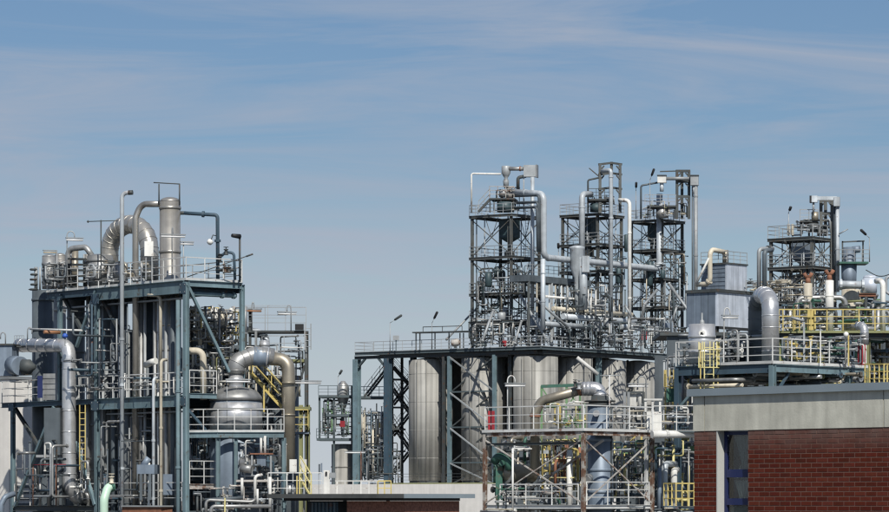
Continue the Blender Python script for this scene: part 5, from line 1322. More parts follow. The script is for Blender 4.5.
t = thing('valve_cross', 'small dark valve where the slanted pipe meets the elbow', 'valve', W(580, 392, Yv - .3)); valve(t, W(579, 386, Yv - .3), .14, 'galv', UP); valve(t, W(575, 384, Yv - .2), .1, 'dark_steel', UP)
# lamps
tube_lamp('strip lamp on a white crook post over the rusty platform, left', 515, 383.5, 146, 11, 431, -7.5, m='white_rail')
tube_lamp('strip lamp with a looped hanger over the right of the rusty platform', 638, 384, 147, 11, 431, 8)
t = thing('tee_post', 'slim white T shaped post on the rusty platform', 'post', W(609.5, 432, 144.5)); part(t, 'upright', MB().cyl(W(609.5, 432, 144.5), W(609.5, 375, 144.5), .035, 6), 'white_rail'); part(t, 'arm', MB().cyl(W(600, 375.8, 144.5), W(621, 375.4, 144.5), .03, 6), 'galv')
t = thing('red_locker', 'red extinguisher box pair at the left end of the rusty platform', 'box', W(491, 431, 147.5))
part(t, 'box', MB().obox(W(488, 430, 147.6), (.11, 0, 0), (0, .3, 0), (0, 0, .85)), 'red'); part(t, 'box', MB().obox(W(491.5, 430, 147.4), (.14, 0, 0), (0, .3, 0), (0, 0, .85)), 'red')
# equipment on the platform right part
t = thing('white_cabinet', 'white painted frame cabinet on the right end of the rusty platform', 'cabinet', W(651, 432, 147))
part(t, 'body', MB().obox(W(645, 432, 147), (.75, 0, 0), (0, .4, 0), (0, 0, .9)), 'white_paint')
for x in (645.5, 652.5, 660): part(t, 'upright', MB().bar(W(x, 412, 147), W(x, 400, 147), .09), 'white_paint')
part(t, 'top', MB().obox(W(644, 400.5, 146.9), (.82, 0, 0), (0, .5, 0), (0, 0, .08)), 'white_paint')
t = thing('door_frame', 'pale door frame with a white duct elbow behind the platform railing', 'frame', W(636, 430, 149))
for x in (624.5, 628.5, 643.5): part(t, 'jamb', MB().bar(W(x, 430, 149), W(x, 392, 149), .12), 'galv' if x < 640 else 'dark_steel')
part(t, 'head', MB().bar(W(624, 392.5, 149), W(644, 392.5, 149), .1), 'dark_steel'); part(t, 'panel', MB().obox(W(630, 406, 149.1), (.28, 0, 0), (0, .05, 0), (0, 0, .55)), 'white_paint')
pipe('elbow_pipe', 'white duct elbow inside the pale door frame', 'pipe', [W(636, 394, 149.3), W(640.5, 396, 149.2), W(641, 415, 149.2)], .14, 'white_paint', bend=.25)
pipe('bridge_pipe', 'white pipe bridge running right from the rusty platform to the brick building', 'pipe', [W(652, 434.5, 145), W(700, 434, 146)], .17, 'white_paint', flanges=(.3,), fl=1.2)
t = thing('pipe_bridge_rail', 'white railing over the white pipe bridge', 'railing', W(672, 431, 146)); railing(t, [W(653, 431, 145.4), W(700, 430.5, 146.4)], 'white_rail', step=1.2)
part(t, 'walkway', MB().obox(W(652, 432.5, 145.4), (2.2, 0, 0), (0, .8, 0), (0, 0, .08)), 'deck')
clutter('pipes and valves behind the railing of the rusty platform, right of the vessel', F, (614, 690), (405, 432), (146.5, 150), 34, wht + drk, 51, (.02, .05), seg=(.3, 1.2))
clutter('pipes and yellow valves behind the railing of the rusty platform, left of the vessel', F, (540, 586), (402, 432), (147, 150), 22, ['yellow', 'pale_yellow', 'galv', 'white_paint', 'grass_green'], 52, (.02, .04), .7, seg=(.4, 1.4))
# green lattice frame behind the slanted pipe
t = thing('lattice_stand', 'light green lattice frame behind the slanted beige pipe', 'frame', W(558, 432, 152))
for x in (541.5, 566.5, 580): part(t, 'upright', MB().bar(W(x, 470, 152), W(x, 386, 152), .1), 'grass_green')
part(t, 'top_bar', MB().bar(W(541, 386.5, 152), W(581, 385, 152), .14), 'green')
for a, b in (((566, 386), (580, 410)), ((580, 386), (566, 410)), ((566, 410), (580, 432)), ((580, 410), (566, 432)), ((542, 388), (550, 400))): part(t, 'brace', MB().bar(W(*a, 152), W(*b, 152), .06), 'grass_green')
# below the platform: green pump and brown drum, white exchanger, yellow pipes
t = thing('green_pump', 'dark green pump with curved casing under the rusty platform', 'pump', W(503, 486, 147))
part(t, 'volute', MB().tube(fillet([W(494, 462, 147), W(499, 456, 146.8), W(508, 459, 146.6), W(510, 470, 146.6)], .3), .2, 12), 'green'); part(t, 'hub', MB().cyl(W(503, 463, 146.8), W(502, 463, 146.5), .13, 12), 'green'); part(t, 'pedestal', MB().bar(W(499, 500, 147), W(499, 464, 147), .3), 'green')
t = thing('brown_drum', 'brown lying drum with a pale end cap under the rusty platform', 'drum', W(515, 500, 147.5))
part(t, 'shell', MB().lathe(W(507, 473, 147), [(.05, -.22), (.3, -.16), (.42, 0), (.42, 1.5), (.2, 1.7)], 18, axis=Vector((.75, .65, -.02))), 'tarnished'); part(t, 'end_flange', MB().lathe(W(506.5, 473, 146.95), [(.48, -.04), (.48, .04)], 18, False, axis=Vector((.75, .65, -.02))), 'alu_dull')
for x in (510, 524): part(t, 'saddle', MB().bar(W(x, 500, 147.4), W(x, 478, 147.4), .25), 'dark_steel')
t = thing('slatted_cooler', 'white slatted cooler with a ladder like front under the rusty platform', 'cooler', W(546, 505, 149))
for x in (538, 552.5): part(t, 'upright', MB().bar(W(x, 520, 149), W(x, 448, 149), .09), 'white_paint')
for i in range(7): part(t, 'slat', MB().bar(W(538, 452 + i * 8.2, 148.9), W(552.5, 452 + i * 8.2, 148.9), .1, .16), 'white_paint' if i % 3 else 'pale_pipe')
pipe('white_standpipe', 'white standpipe between the cooler and the rusty centre column', 'pipe', [W(569.5, 520, 148), W(569.5, 450, 148)], .13, 'white_paint', flanges=(.5, .9), fl=1.25)
t = thing('pipe_hanger', 'thin white pipe frame at the left under the rusty platform', 'frame', W(513, 512, 144)); part(t, 'upright', MB().cyl(W(512.7, 514, 144.6), W(512.7, 448.5, 144.6), .045, 8), 'white_paint'); part(t, 'arm', MB().cyl(W(512.7, 448.5, 144.6), W(532, 449, 144.6), .03, 8), 'white_paint')
clutter('yellow and white pipes behind the cooler', F, (540, 584), (438, 505), (148, 152), 40, ['yellow', 'pale_yellow', 'white_paint', 'galv', 'orange_rust', 'dark_steel'], 53, (.02, .045), .65, seg=(.4, 1.8))
clutter('dark green and pale valves on the low platform deck', F, (492, 560), (484, 512), (145.5, 148.5), 50, ['green', 'white_paint', 'galv', 'dark_steel', 'rust_steel', 'cream'], 54, (.02, .05), seg=(.3, 1.0))
clutter('dark pipes behind the green pump', F, (492, 540), (436, 492), (149, 153), 26, drk + ['green', 'tarnished'], 55, (.04, .1), seg=(.4, 2))
clutter('pipes and frames behind the crossed rusty braces', F, (612, 652), (440, 505), (147, 152), 60, drk * 2 + wht + ['yellow', 'pale_yellow', 'green'], 56, (.02, .05), seg=(.3, 1.6))
clutter('dark pipes with pale bends left of the brick building', F, (654, 700), (440, 520), (149, 154), 40, drk + ['white_paint', 'galv', 'pale_yellow'], 57, (.025, .06), seg=(.4, 2))
clutter('low pipes under the rusty platform deck', F, (462, 700), (506, 522), (144, 149), 36, drk + wht, 58, (.02, .05), .2, seg=(.5, 3))
t = thing('green_girder', 'green steel girder behind the crossed rusty braces', 'girder', W(645, 452, 153)); part(t, 'girder', MB().ibeam(W(614, 450.5, 153), W(700, 449.5, 153), .2, .32), 'grass_green')
for x in (618, 672): part(t, 'post', MB().bar(W(x, 540, 153), W(x, 452, 153), .18), 'deep_blue_steel')
t = thing('yellow_stair', 'short yellow stair behind the crossed rusty braces', 'stair', W(630, 480, 151)); stair(t, W(622, 473, 151), W(642, 453, 151), (0, 1, 0), .8, 'yellow', sh=.1)
pipe('white_pipe', 'white hooked pipe left of the brick building', 'pipe', [W(664.5, 520, 148), W(664.5, 464, 148), W(675, 464, 149)], .15, 'pale_pipe', bend=.28)
pipe('white_pipe', 'white capped standpipe nearest the brick building', 'pipe', [W(674, 520, 148.5), W(674, 471, 148.5), W(677, 470, 149.2)], .15, 'white_paint', bend=.15)
pipe('blue_pipe', 'blue grey standpipe right of the rusty platform', 'pipe', [W(659.5, 520, 147.5), W(659.5, 468, 147.5)], .1, 'slate_blue')
t = thing('yellow_guard', 'yellow guard railing beside the brick building', 'railing', W(680, 506, 146)); railing(t, [W(664, 506, 147), W(676, 506, 146), W(700, 506, 147)], 'yellow', h=1.0, step=.4, t=.045); part(t, 'deck', MB().obox(W(664, 509, 146), (1.7, 0, 0), (0, 1.5, 0), (0, 0, .12)), 'deep_blue_steel')
# added dark backdrop block behind everything at the bottom right centre
t = thing('low_backdrop', 'added dark backdrop block behind the rusty platform', 'building', W(650, 540, 158))
for i in range(9): part(t, 'wall_panel', MB().obox(W(618 + i * 11, 540, 156.5 + .02 * (i % 2)) * 1.0 - UP * W(0, 540, 156.5).z, (11 * mpp(156.5) - .02, 0, 0), (0, .3, 0), (0, 0, W(0, 447, 156.5).z)), 'slate')
part(t, 'roof', MB().obox(W(616, 447, 156), (4.9, 0, 0), (0, 5, 0), (0, 0, .2)), 'dark_steel')
t = thing('clad_shed', 'dark shed wall behind the green pump', 'building', W(520, 540, 155)); 
for i in range(6): part(t, 'wall_panel', MB().obox(W(503 + i * 14, 540, 155 + .02 * (i % 2)) - UP * W(0, 540, 155).z, (14 * mpp(155) - .02, 0, 0), (0, .3, 0), (0, 0, W(0, 442, 155).z)), 'slate')
part(t, 'roof', MB().obox(W(502, 442, 154.8), (4.0, 0, 0), (0, 3, 0), (0, 0, .15)), 'dark_steel')
# blue steel tower leg with yellow cage between the silos and the brick building
t = thing('blue_post', 'dark blue steel post between the silos and the brick building', 'post', W(680, 540, 151)); column(t, W(677.5, 0, 151), 0, W(0, 363, 151).z, .3, 'deep_blue_steel'); part(t, 'green_tank', MB().obox(W(666.5, 402, 151.5), (.42, 0, 0), (0, .4, 0), (0, 0, .62)), 'green')
t = thing('yellow_cage', 'small yellow caged ladder top left of the blue post', 'ladder', W(669.5, 390, 152)); ladder(t, W(669.5, 0, 152), 0, W(0, 370, 152).z, (1, 0, 0), (0, -1, 0), .4, 'yellow', cage=.24, cage_from=W(0, 387, 152).z)

clutter('dark pipes and steel between the silos and the brick building', F, (664, 700), (352, 448), (152, 160), 50, drk * 2 + ['olive', 'green', 'yellow', 'galv'], 59, (.03, .09), .65, seg=(.5, 3))
# ================================================================== right platform with white railing (in front of the yellow deck)
G = Fr(772.5, 146, 44)
zG = G.z(363)
gu, gv = G.ua(866), G.va(676)
rgp = thing('blue_platform', 'blue grey steel platform with white railing above the brick building', 'platform', G.P(2, 2, 0))
part(rgp, 'deck', MB().obox(G.P(.05, .05, zG - .08), G.u * gu, G.v * gv, UP * .08), 'deck')
beam(rgp, G.P(0, .12, zG - .22), G.P(0, gv, zG - .22), .18, .42, 'deep_blue_steel')
beam(rgp, G.P(.12, 0, zG - .22), G.P(gu, 0, zG - .22), .18, .34, 'blue_steel')
part(rgp, 'fascia', MB().obox(G.P(-.11, -.11, zG - .03), G.v * G.va(720), G.u * .018, UP * .13), 'white_rail')
part(rgp, 'fascia', MB().obox(G.P(-.09, -.11, zG - .03), G.u * (gu + .1), G.v * .018, UP * .13), 'white_rail')
for p, m in ((G.P(0, 0), 'blue_steel'), (G.P(G.ua(848.5), 0), 'blue_steel'), (G.P(0, gv - .1), 'deep_blue_steel'), (G.P(gu, 3), 'deep_blue_steel'), (G.P(3, gv), 'deep_blue_steel')): column(rgp, p, 0, zG - .1, .24, m, fr=G)
railing(rgp, [G.P(gu, 0, zG), G.P(0, 0, zG), G.P(0, gv, zG)], 'white_rail', step=1.25, t=.042)
railing(rgp, [G.P(.2, gv, zG), G.P(3, gv, zG)], 'white_rail', step=1.2, t=.035)
brace(rgp, G.P(.1, .1, zG - 1.6), G.P(1.3, .1, zG - .4), .1, 'deep_blue_steel'); brace(rgp, G.P(G.ua(848) - 1.4, 0.1, zG - 1.5), G.P(G.ua(848) - .1, .1, zG - .4), .1, 'cream'); brace(rgp, G.P(.1, gv - 1.8, zG - .4), G.P(.1, gv - .2, zG - 1.8), .12, 'blue_steel')
# white tank with round sign
Yw = G.P(.9, G.va(702, .9)).y
t = vessel('sign_tank', 'pale round tank with a round black and white sign on the blue platform', 'tank', 702, Yw, 324, 363.5, 13.3, 'alu', .03, bands=(337, 352), n=28)
s0 = W(702, 333.5, Yw - .6)
sg = part(t, 'round_sign', MB().lathe(s0, [(.15, -.01), (.15, .012)], 20, False, axis=Vector((0, -1, .0))), 'white_paint')
part(sg, 'black_mark', MB().obox(s0 + Vector((-.09, -.02, -.05)), (.1, 0, 0), (0, .004, 0), (.03, 0, .11)).obox(s0 + Vector((.0, -.02, -.08)), (.07, 0, .02), (0, .004, 0), (0, 0, .07)), 'black')
part(t, 'top_valve', MB().lathe(W(702, 325, Yw), [(.14, 0), (.1, .2), (.04, .25), (.04, .55)], 10), 'galv')
# yellow ladder cage
t = thing('yellow_ladder', 'pale yellow caged ladder climbing to the blue platform', 'ladder', G.P(-.4, G.va(709), 0))
lp = G.P(-.25, G.va(709, -.25)); ladder(t, lp, 0, W(0, 342, lp.y).z, (1, .1, 0), (0, -1, 0), .42, 'pale_yellow', cage=.46, cage_from=W(0, 368, lp.y).z)
for x in (700.5, 718): part(t, 'side_rail', MB().bar(W(x, 400, lp.y + .1), W(x, 343, lp.y + .1), .055), 'yellow')
# inverted U duct
Ya, Yb2 = G.P(.7, G.va(770.5, .7)).y, G.P(2.6, G.va(755, 2.6)).y
a_, b_ = W(770.5, 310, Ya), W(756.5, 312, Yb2)
pp = [W(770.5, 363, Ya)] + arch_pts(a_, b_, .72, 12) + [W(756.5, 366, Yb2)]
o = solo('u_duct', 'big silver inverted U duct rising from the blue platform', 'duct', MB().tube(pp[:9], .385, 20), 'alu', pp[0])
part(o, 'shaded_rear_leg', MB().tube(pp[8:], .383, 20), 'slate')  # same duct in slate: the rear leg's shade is put into its colour
L_ = arclen(pp)
for i in range(1, 16):
    p, d = at_len(pp, L_, L_[-1] * i / 16)
    part(o, 'band', MB().lathe(p, [(.385, -.02), (.40, -.012), (.40, .012), (.385, .02)], 20, axis=d), 'alu' if i < 9 else 'slate')
vessel('dark_vessel', 'dark slate vessel behind the railing left of the U duct', 'vessel', 744, 152, 333, 366, 19, 'slate', .4, bands=(345, 355))
pipe('twin_pipe', 'left of two slim grey pipes hooked over beside the U duct', 'pipe', [W(759, 300, 153), W(759, 249, 153), W(773, 248.5, 153.6)], .1, 'galv', bend=.2, flanges=(.9,), band_m='dark_steel')
pipe('twin_pipe', 'right of two slim grey pipes hooked over beside the U duct', 'pipe', [W(764.5, 302, 152.6), W(764.5, 251, 152.6), W(772, 250, 153.2)], .11, 'slate', bend=.2)
tube_lamp('strip lamp on a white crook post left of the dark vessel', 730, 315.5, 148, 9, 363, -6, m='white_rail')
mast_p = W(725.5, 365, 147.5)
clutter('grey fittings and valves around the dark vessel', G, (722, 765), (330, 364), (148, 151), 26, drk + ['galv', 'white_paint'], 61, (.03, .07), seg=(.3, 1.2))
clutter('pipes beside the pale tank', G, (678, 730), (335, 364), (149, 152), 20, wht + drk, 62, (.03, .06), seg=(.3, 1.2))
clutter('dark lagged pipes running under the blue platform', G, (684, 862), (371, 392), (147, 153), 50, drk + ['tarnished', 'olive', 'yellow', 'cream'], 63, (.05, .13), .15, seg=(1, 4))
clutter('pipes and valves crowded behind the white railing right of the U duct', G, (782, 866), (336, 364), (148.5, 156), 90, wht + drk * 3 + ['yellow', 'pale_yellow', 'green', 'olive', 'slate'], 64, (.025, .06), .6, seg=(.3, 1.2))
t = thing('slim_post', 'slim white hooked post at the right of the blue platform', 'post', W(845.5, 368, 147.5)); part(t, 'upright', MB().tube([W(845.5, 368, 147.5)] + arch_pts(W(845.5, 335, 147.5), W(848, 335, 147.3), .1, 6), .04, 8), 'white_paint'); part(t, 'head', MB().lathe(W(846, 334.5, 147.3), [(.03, -.14), (.11, -.06), (.11, .06), (.03, .12)], 10), 'white_paint')
t = thing('yellow_upright', 'thin yellow upright beside the slim white post', 'post', W(848.5, 368, 147.6)); part(t, 'upright', MB().bar(W(848.5, 366, 147.6), W(848.5, 335, 147.6), .06), 'yellow')
t = thing('grey_post', 'slim grey post behind the railing right of the U duct', 'post', W(804, 366, 148)); part(t, 'upright', MB().bar(W(804, 366, 148), W(804, 322, 148), .08), 'galv'); part(t, 'sensor_arm', MB().cyl(W(791, 317.5, 148), W(804, 321, 148), .07, 8), 'galv')
t = thing('white_post', 'slim white post under the yellow deck', 'post', W(820.5, 366, 148)); part(t, 'upright', MB().bar(W(820.5, 366, 148), W(820.5, 331, 148), .05), 'white_paint')
t = thing('red_pipe', 'red upright hose cabinet under the silver elbow', 'cabinet', W(861, 366, 149)); part(t, 'body', MB().obox(W(858, 365, 149), (.16, 0, 0), (0, .2, 0), (0, 0, .92)), 'red'); part(t, 'body', MB().obox(W(862.2, 365, 148.9), (.14, 0, 0), (0, .2, 0), (0, 0, .92)), 'red')
pipe('silver_elbow', 'silver elbow pipe dropping behind the red cabinet', 'duct', [W(858, 326, 150.5), W(864.5, 326, 150), W(864.5, 345, 150)], .19, 'alu', bend=.3, n=14, bands=.3)
t = thing('yellow_guard', 'yellow guard railing above the brick roof at right frame edge', 'railing', W(878, 384, 143)); railing(t, [W(865, 386, 144), W(884, 386, 143), W(900, 386, 144)], 'yellow', h=.95, step=.28, t=.045); part(t, 'deck', MB().obox(W(864, 389, 143), (1.7, 0, 0), (0, 2, 0), (0, 0, .1)), 'olive'); column(t, W(875, 0, 144), 0, W(0, 389, 144).z, .2, 'olive')

# ================================================================== yellow railed deck behind
K = Fr(780, 170, 49)
zK = W(0, 331, 166).z
ky = thing('yellow_deck', 'olive green steel deck with yellow railing at the right', 'platform', W(835, 540, 168))
part(ky, 'deck', MB().obox(W(778, 333, 165), (6.6, 0, 0), (0, 7, 0), (0, 0, .12)), 'olive')
railing(ky, [W(779, 330.5, 165), W(907, 330.5, 165)], 'yellow', h=1.05, step=.85, t=.042)
for x in (781, 822, 868): column(ky, W(x, 0, 165.5), 0, W(0, 335, 165).z, .2, 'olive')
for x in (781, 815, 862): column(ky, W(x, 0, 171), 0, W(0, 335, 170).z, .2, 'dark_steel')
part(ky, 'beam', MB().ibeam(W(778, 336.2, 165.3), W(907, 336.2, 165.3), .16, .24), 'dark_steel')
for y in (352, 384): part(ky, 'deck', MB().obox(W(790, y, 166.5), (5.6, 0, 0), (0, 5, 0), (0, 0, .12)), 'dark_steel')
t = thing('yellow_ladder', 'yellow ladder gate at the left end of the yellow deck', 'ladder', W(788, 332, 165)); ladder(t, W(788, 0, 164.6), W(0, 331, 164.6).z, W(0, 309, 164.6).z, (1, 0, 0), (0, -1, 0), .5, 'yellow'); ladder(t, W(796.5, 0, 164.6), W(0, 331, 164.6).z, W(0, 309, 164.6).z, (1, 0, 0), (0, -1, 0), .3, 'yellow')
t = thing('guard_screen', 'solid yellow guard panel on the yellow deck', 'panel', W(811, 331, 165)); part(t, 'panel', MB().obox(W(807.5, 330, 165.4), (.36, 0, 0), (0, .05, 0), (0, 0, 1.05)), 'yellow'); part(t, 'frame', MB().bar(W(815, 330, 165.3), W(815, 309, 165.3), .07), 'yellow')
for lab, x, yt, yf, m in (('cream stack with a forked rusty top, left of the two', 808, 283.5, 273, 'cream'), ('pale stack with a forked rusty top, right of the two', 829.5, 280.5, 270, 'white_paint')):
    t = thing('stack', lab, 'stack', W(x, 331, 168)); q = Vector((W(x, 0, 168).x, 168, 0)); zz = lambda y: W(0, y, 168).z
    part(t, 'barrel', MB().lathe(q, [(.215, zz(331)), (.215, zz(yt)), (.1, zz(yt - .5))], 16), m)
    part(t, 'band', MB().lathe(q, [(.22, zz(297)), (.235, zz(296.6)), (.235, zz(295.5)), (.22, zz(295))], 16), m)
    part(t, 'rusty_stem', MB().lathe(q, [(.15, zz(yt)), (.11, zz(yf + 5))], 12), 'orange_rust')
    for sg in (-1, 1): part(t, 'rusty_prong', MB().tube([q + UP * zz(yf + 5), q + UP * zz(yf + 3) + Vector((sg * .12, 0, 0)), q + UP * zz(yf) + Vector((sg * .2, 0, 0))], .1, 10), 'orange_rust')
pipe('grey_pipe', 'dark grey pipe linking the two stacks and bending down at right', 'pipe', [W(797, 330, 169.5), W(797, 298, 169.5), W(845, 297.5, 169.5), W(848, 330, 169.5)], .13, 'alu_dull', bend=.35)
vessel('beige_tank', 'wide beige tank behind the yellow railing', 'tank', 851, 172, 289, 331, 9.5, 'cream', .1, bands=(300,))
pipe('pale_header', 'pale horizontal pipe above the beige tank', 'pipe', [W(838, 284.5, 171), W(864, 285, 171)], .2, 'pale_pipe', flanges=(.1, .95))
vessel('dome_tank', 'pale blue domed tank at the right edge', 'tank', 870, 172, 274.5, 293, 7, 'clad_light', .5)
t = thing('rusty_beam', 'rusty red beam under the pale blue domed tank', 'beam', W(868, 296, 171)); part(t, 'beam', MB().ibeam(W(859, 295, 171), W(876, 295, 171), .15, .16), 'orange_rust'); part(t, 'post', MB().bar(W(866, 331, 171), W(866, 296, 171), .12), 'dark_steel'); part(t, 'post', MB().bar(W(875, 331, 171), W(875, 296, 171), .12), 'dark_steel')
pipe('white_pipe', 'white hooked pipe at the right edge of the yellow deck', 'pipe', [W(876, 281, 168), W(883, 280.5, 167.5), W(883, 331, 167.5)], .14, 'white_paint', bend=.3)
clutter('pipes and valves behind the yellow railing', K, (782, 892), (300, 331), (166.5, 173), 70, wht + drk + ['grass_green', 'green', 'olive', 'dark_steel'], 71, (.03, .075), seg=(.4, 1.4))
clutter('dark pipes under the yellow deck', K, (782, 892), (338, 384), (165.8, 171), 90, drk * 2 + ['olive', 'green', 'cream', 'white_paint', 'yellow'], 72, (.03, .09), seg=(.4, 2.4), drums=4)
clutter('dark pipes at right behind the domed tank', K, (856, 892), (290, 330), (172, 175), 20, drk + ['slate'], 73, (.04, .1), seg=(.4, 1.6))
t = thing('dark_backdrop', 'added dark backdrop painting the shade behind the yellow deck', 'building', W(830, 540, 178))  # added backdrop, its dark panels stand in for shadow among the pipes
for i in range(21): part(t, 'wall_panel', MB().obox(W(655 + i * 12, 540, 178 + .03 * (i % 2)) - UP * W(0, 540, 178).z, (12 * mpp(178) - .02, 0, 0), (0, .3, 0), (0, 0, W(0, 335 if i else 356, 178).z)), 'slate')
part(t, 'roof', MB().obox(W(660, 335.5, 177.8), (13.9, 0, 0), (0, 6, 0), (0, 0, .18)), 'dark_steel')

# ================================================================== blue grey clad building behind
C = Fr(717, 292, 40)
zc0, zc1 = C.z(326), C.z(292)
cl = thing('clad_building', 'blue grey sheet clad building with a smaller roof box, behind the pale tank', 'building', C.P(4, 3, 0))
cu, cv = C.ua(792), C.va(688)
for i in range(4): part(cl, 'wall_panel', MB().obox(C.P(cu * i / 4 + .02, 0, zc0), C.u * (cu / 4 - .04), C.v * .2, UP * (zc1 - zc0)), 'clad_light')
for i in range(4): part(cl, 'wall_panel', MB().obox(C.P(0, .21 + cv * i / 4, zc0), C.u * .2, C.v * (cv / 4 - .04), UP * (zc1 - zc0)), 'clad_dark')  # pale right and dark left panels paint the lit and shaded sides
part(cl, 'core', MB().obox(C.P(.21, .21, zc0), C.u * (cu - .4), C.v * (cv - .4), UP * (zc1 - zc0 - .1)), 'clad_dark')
for pu, pv in ((.4, .4), (cu - .5, .4), (cu / 2, .4), (.4, cv - .4), (cu - .5, cv - .4)): column(cl, C.P(pu, pv), 0, zc0, .4, 'dark_steel', fr=C)
part(cl, 'roof_edge', MB().obox(C.P(-.15, -.15, zc1), C.u * (cu + .3), C.v * (cv + .3), UP * .28), 'dark_steel')
D2 = Fr(727, 293.5, 40)
zd0, zd1 = D2.z(289.5), D2.z(264)
du, dv = D2.ua(747), D2.va(701)
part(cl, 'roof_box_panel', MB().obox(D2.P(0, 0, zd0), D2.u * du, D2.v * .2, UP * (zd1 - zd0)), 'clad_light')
for i in range(12): part(cl, 'roof_box_panel', MB().obox(D2.P(.04 * (i % 2), .21 + (dv - .21) * 0, zd0 + (zd1 - zd0) * i / 12), D2.u * .2, D2.v * (dv - .21), UP * ((zd1 - zd0) / 12 - .004)), 'clad_dark')  # roof box likewise: shaded left side painted darker than the lit right
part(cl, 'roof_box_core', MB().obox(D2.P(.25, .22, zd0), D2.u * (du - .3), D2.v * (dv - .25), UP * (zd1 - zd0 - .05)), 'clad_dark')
part(cl, 'roof_box_edge', MB().obox(D2.P(-.08, -.08, zd1), D2.u * (du + .16), D2.v * (dv + .16), UP * .14), 'dark_steel')
railing(cl, [D2.P(du, 0, zd1 + .14), D2.P(0, 0, zd1 + .14), D2.P(0, dv, zd1 + .14)], 'galv', h=1.0, step=1.0, t=.045)
vessel('roof_drum', 'small dark drum on the roof box of the clad building', 'drum', 725.5, 294.2, 250, 264, 3, 'tarnished', .1, bands=(254, 259))
pipe('white_pipe', 'white bent pipe looping down the side of the roof box', 'pipe', [W(724, 252, 294), W(712, 249.5, 293.2), W(710, 254, 293), W(710, 284, 293), W(697, 284.5, 294)], .22, 'cream', bend=.55, n=12, flanges=(.75,))
pipe('white_strut', 'thin white strut crossing the side of the roof box', 'pipe', [W(709, 258, 292.8), W(696, 284, 293)], .1, 'white_paint')
clutter('small rooftop gear right of the roof box', C, (746, 772), (281, 292), (294, 299), 16, ['galv', 'cream', 'dark_steel', 'tarnished'], 81, (.05, .1), seg=(.4, 1.6))
t = thing('roof_rail', 'thin grey railing on the roof right of the roof box', 'railing', W(758, 291, 296)); railing(t, [W(746, 291, 295), W(775, 291, 297)], 'galv', h=.9, step=.9, t=.045)

# ================================================================== right hopper tower
Q = Fr(812, 284, 37)
q0 = Q.z(330)
T4 = tower('hopper tower at the right, behind the two rusty topped stacks', Q, 0, 0, 3.3, 4.1, q0 - 20, [Q.z(y) for y in (335, 300, 265.5, 236.5)], hop=(1.6, 2.0, 1.3, 1.3), hop_m='slate_blue', seed=4)
Yq = 286.0
t = thing('top_platform', 'railed upper platform on the right hopper tower', 'platform', W(808, 235, Yq)); part(t, 'deck', MB().obox(W(800, 222, Yq - .4), (1.6, 0, 0), (.2, 2, 0), (0, 0, .16)), 'dark_steel'); railing(t, [W(800, 220.5, Yq + 1.4), W(800, 220.5, Yq - .4), W(818, 220.5, Yq - .4)], 'galv', h=.95, step=.7, t=.045)
for x in (801, 809, 818): part(t, 'post', MB().bar(W(x, 236, Yq), W(x, 222, Yq), .16), 'dark_steel')
vessel('filter_pot', 'tan filter drum on the right hopper tower', 'drum', 815, Yq - .3, 211.5, 220.5, 3.6, 'tarnished', .25)
vessel('filter_pot', 'dark filter drum under the tan one on the right hopper tower', 'drum', 813, Yq - .1, 223, 232, 5, 'dark_steel', .1)
t = thing('gantry', 'dark gantry posts on the right hopper tower', 'gantry', W(828, 236, Yq)); 
for x, d in ((821, 0), (825.5, 1.2), (832, .2)): part(t, 'post', MB().bar(W(x, 236 if x < 830 else 300, Yq + d), W(x, 200, Yq + d), .26), 'tower_steel')
for y in (200.5, 213.5): part(t, 'crossbar', MB().bar(W(820, y, Yq), W(833, y, Yq + .2), .24), 'tower_steel')
for y in (203, 216):
    for x0, x1 in ((822, 824.6), (831.4, 828.8)): part(t, 'knee', MB().bar(W(x0, y + 2.4, Yq), W(x1, y - .8, Yq), .12), 'tower_steel')
t = thing('top_duct', 'pale duct run across the very top of the right hopper tower', 'duct', W(826, 200, Yq - .6))
part(t, 'duct', MB().obox(W(817, 200, Yq - 1), (1.7, 0, 0), (.1, .4, 0), (0, 0, .32)), 'pale_pipe'); part(t, 'left_box', MB().obox(W(811.5, 202, Yq - 1.1), (.5, 0, 0), (.1, .6, 0), (0, 0, .55)), 'pale_pipe'); part(t, 'right_box', MB().obox(W(834, 206, Yq - 1.1), (.5, 0, 0), (.1, .6, 0), (0, 0, .8)), 'pale_pipe'); part(t, 'dark_face', MB().obox(W(809.5, 202.5, Yq - 1.05), (.17, 0, 0), (.1, .6, 0), (0, 0, .6)), 'black'); part(t, 'drop', MB().cyl(W(813.5, 212, Yq - .8), W(813.5, 202, Yq - .8), .1, 8), 'galv')
pipe('downpipe', 'pale downpipe on the right edge of the right hopper tower', 'pipe', [W(837.5, 206, Yq - .7), W(837.5, 292, Yq - .7)], .17, 'pale_pipe', flanges=(.5,), fl=1.2)
pipe('downpipe', 'dark downpipe inside the right edge of the right hopper tower', 'pipe', [W(834.8, 206, Yq - .4), W(834.8, 292, Yq - .4)], .1, 'slate')
mast_lamp('black headed lamp at the left of the right hopper tower', 788.5, 236, 213, 791, 206.5, Yq - .8, hm='black')
mast_lamp('small lamp inside the right hopper tower', 787, 264, 246, 784, 240, Yq - .6)
mast_lamp('lamp leaning left above the mottled vessel', 869.5, 262, 238, 860.5, 229.5, 283, hm='black')
t = thing('slant_arm', 'thin slanting arm left of the mottled vessel', 'arm', W(839, 234, 285)); part(t, 'arm', MB().cyl(W(839, 234, 285), W(848, 229, 285), .06, 6), 'galv')
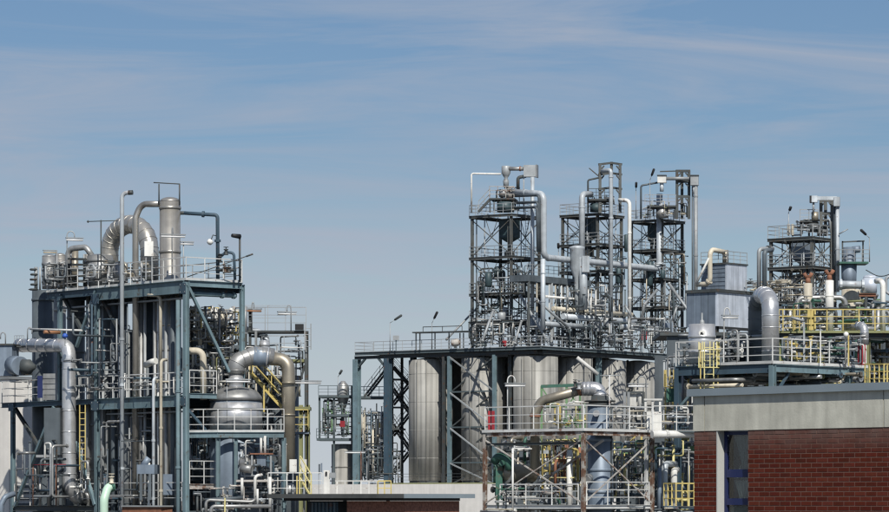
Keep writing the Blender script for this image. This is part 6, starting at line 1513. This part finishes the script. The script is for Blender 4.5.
t = thing('yellow_box', 'cream cabinet pair on the right hopper tower', 'cabinet', W(790, 236, Yq - .4)); part(t, 'box', MB().obox(W(787.5, 235, Yq - .4), (.2, 0, 0), (0, .3, 0), (0, 0, .95)), 'cream'); part(t, 'box', MB().obox(W(791.5, 235, Yq - .4), (.2, 0, 0), (0, .3, 0), (0, 0, .95)), 'cream')
# mottled vessel with ring deck
t = vessel('mottled_vessel', 'mottled blue grey vessel with a ring deck at the right', 'vessel', 849, 284, 247, 300, 7, 'clad_dark', .1)
part(t, 'side_arm', MB().cyl(W(852, 250, 283.8), W(860, 249, 283.6), .3, 12), 'clad_dark')
part(t, 'ring_deck', MB().obox(W(839.5, 263.5, 283), (2.5, 0, 0), (0, 2.4, 0), (0, 0, .16)), 'green')
part(t, 'cone', MB().lathe(Vector((W(849, 0, 284).x, 284, 0)), [(.62, W(0, 290, 284).z), (.68, W(0, 262, 284).z)], 18), 'clad_dark')
railing(t, [W(839.5, 262, 283), W(869.5, 262, 283), W(869.5, 262, 285)], 'galv', h=1.05, step=.7, t=.045)
for x in (842.5, 863): part(t, 'frame_post', MB().bar(W(x, 262, 283.6), W(x, 241, 283.6), .12), 'dark_steel')
part(t, 'frame_bar', MB().bar(W(842, 242, 283.6), W(864.5, 241, 283.6), .12), 'dark_steel')
pipe('thin_cable', 'thin dark line sagging from the vessel deck to the right frame edge', 'cable', [W(866, 270, 282), W(880, 278, 281), W(895, 272, 280)], .04, 'dark_steel', bend=2)
pipe('top_pipe', 'grey bent pipe at the right frame edge below the line', 'pipe', [W(893, 296, 176), W(886, 292, 176), W(886, 278, 176), W(893, 275, 176)], .08, 'galv', bend=.2)
clutter('pipes and frames in the lower storeys of the right hopper tower', Q, (774, 836), (268, 330), (285, 290), 54, ['dark_steel', 'galv', 'tower_steel', 'tarnished', 'white_paint', 'pale_pipe'], 91, (.04, .09), seg=(.6, 2.6), drums=2)
clutter('small gear on the top deck of the right hopper tower', Q, (790, 832), (218, 236), (285.5, 288), 18, ['dark_steel', 'galv', 'tarnished', 'pale_pipe'], 92, (.04, .08), seg=(.4, 1.2))
clutter('rooftop gear left of the right hopper tower', Q, (766, 812), (280, 296), (280, 284), 18, ['galv', 'tarnished', 'dark_steel', 'cream'], 93, (.04, .09), seg=(.5, 2))
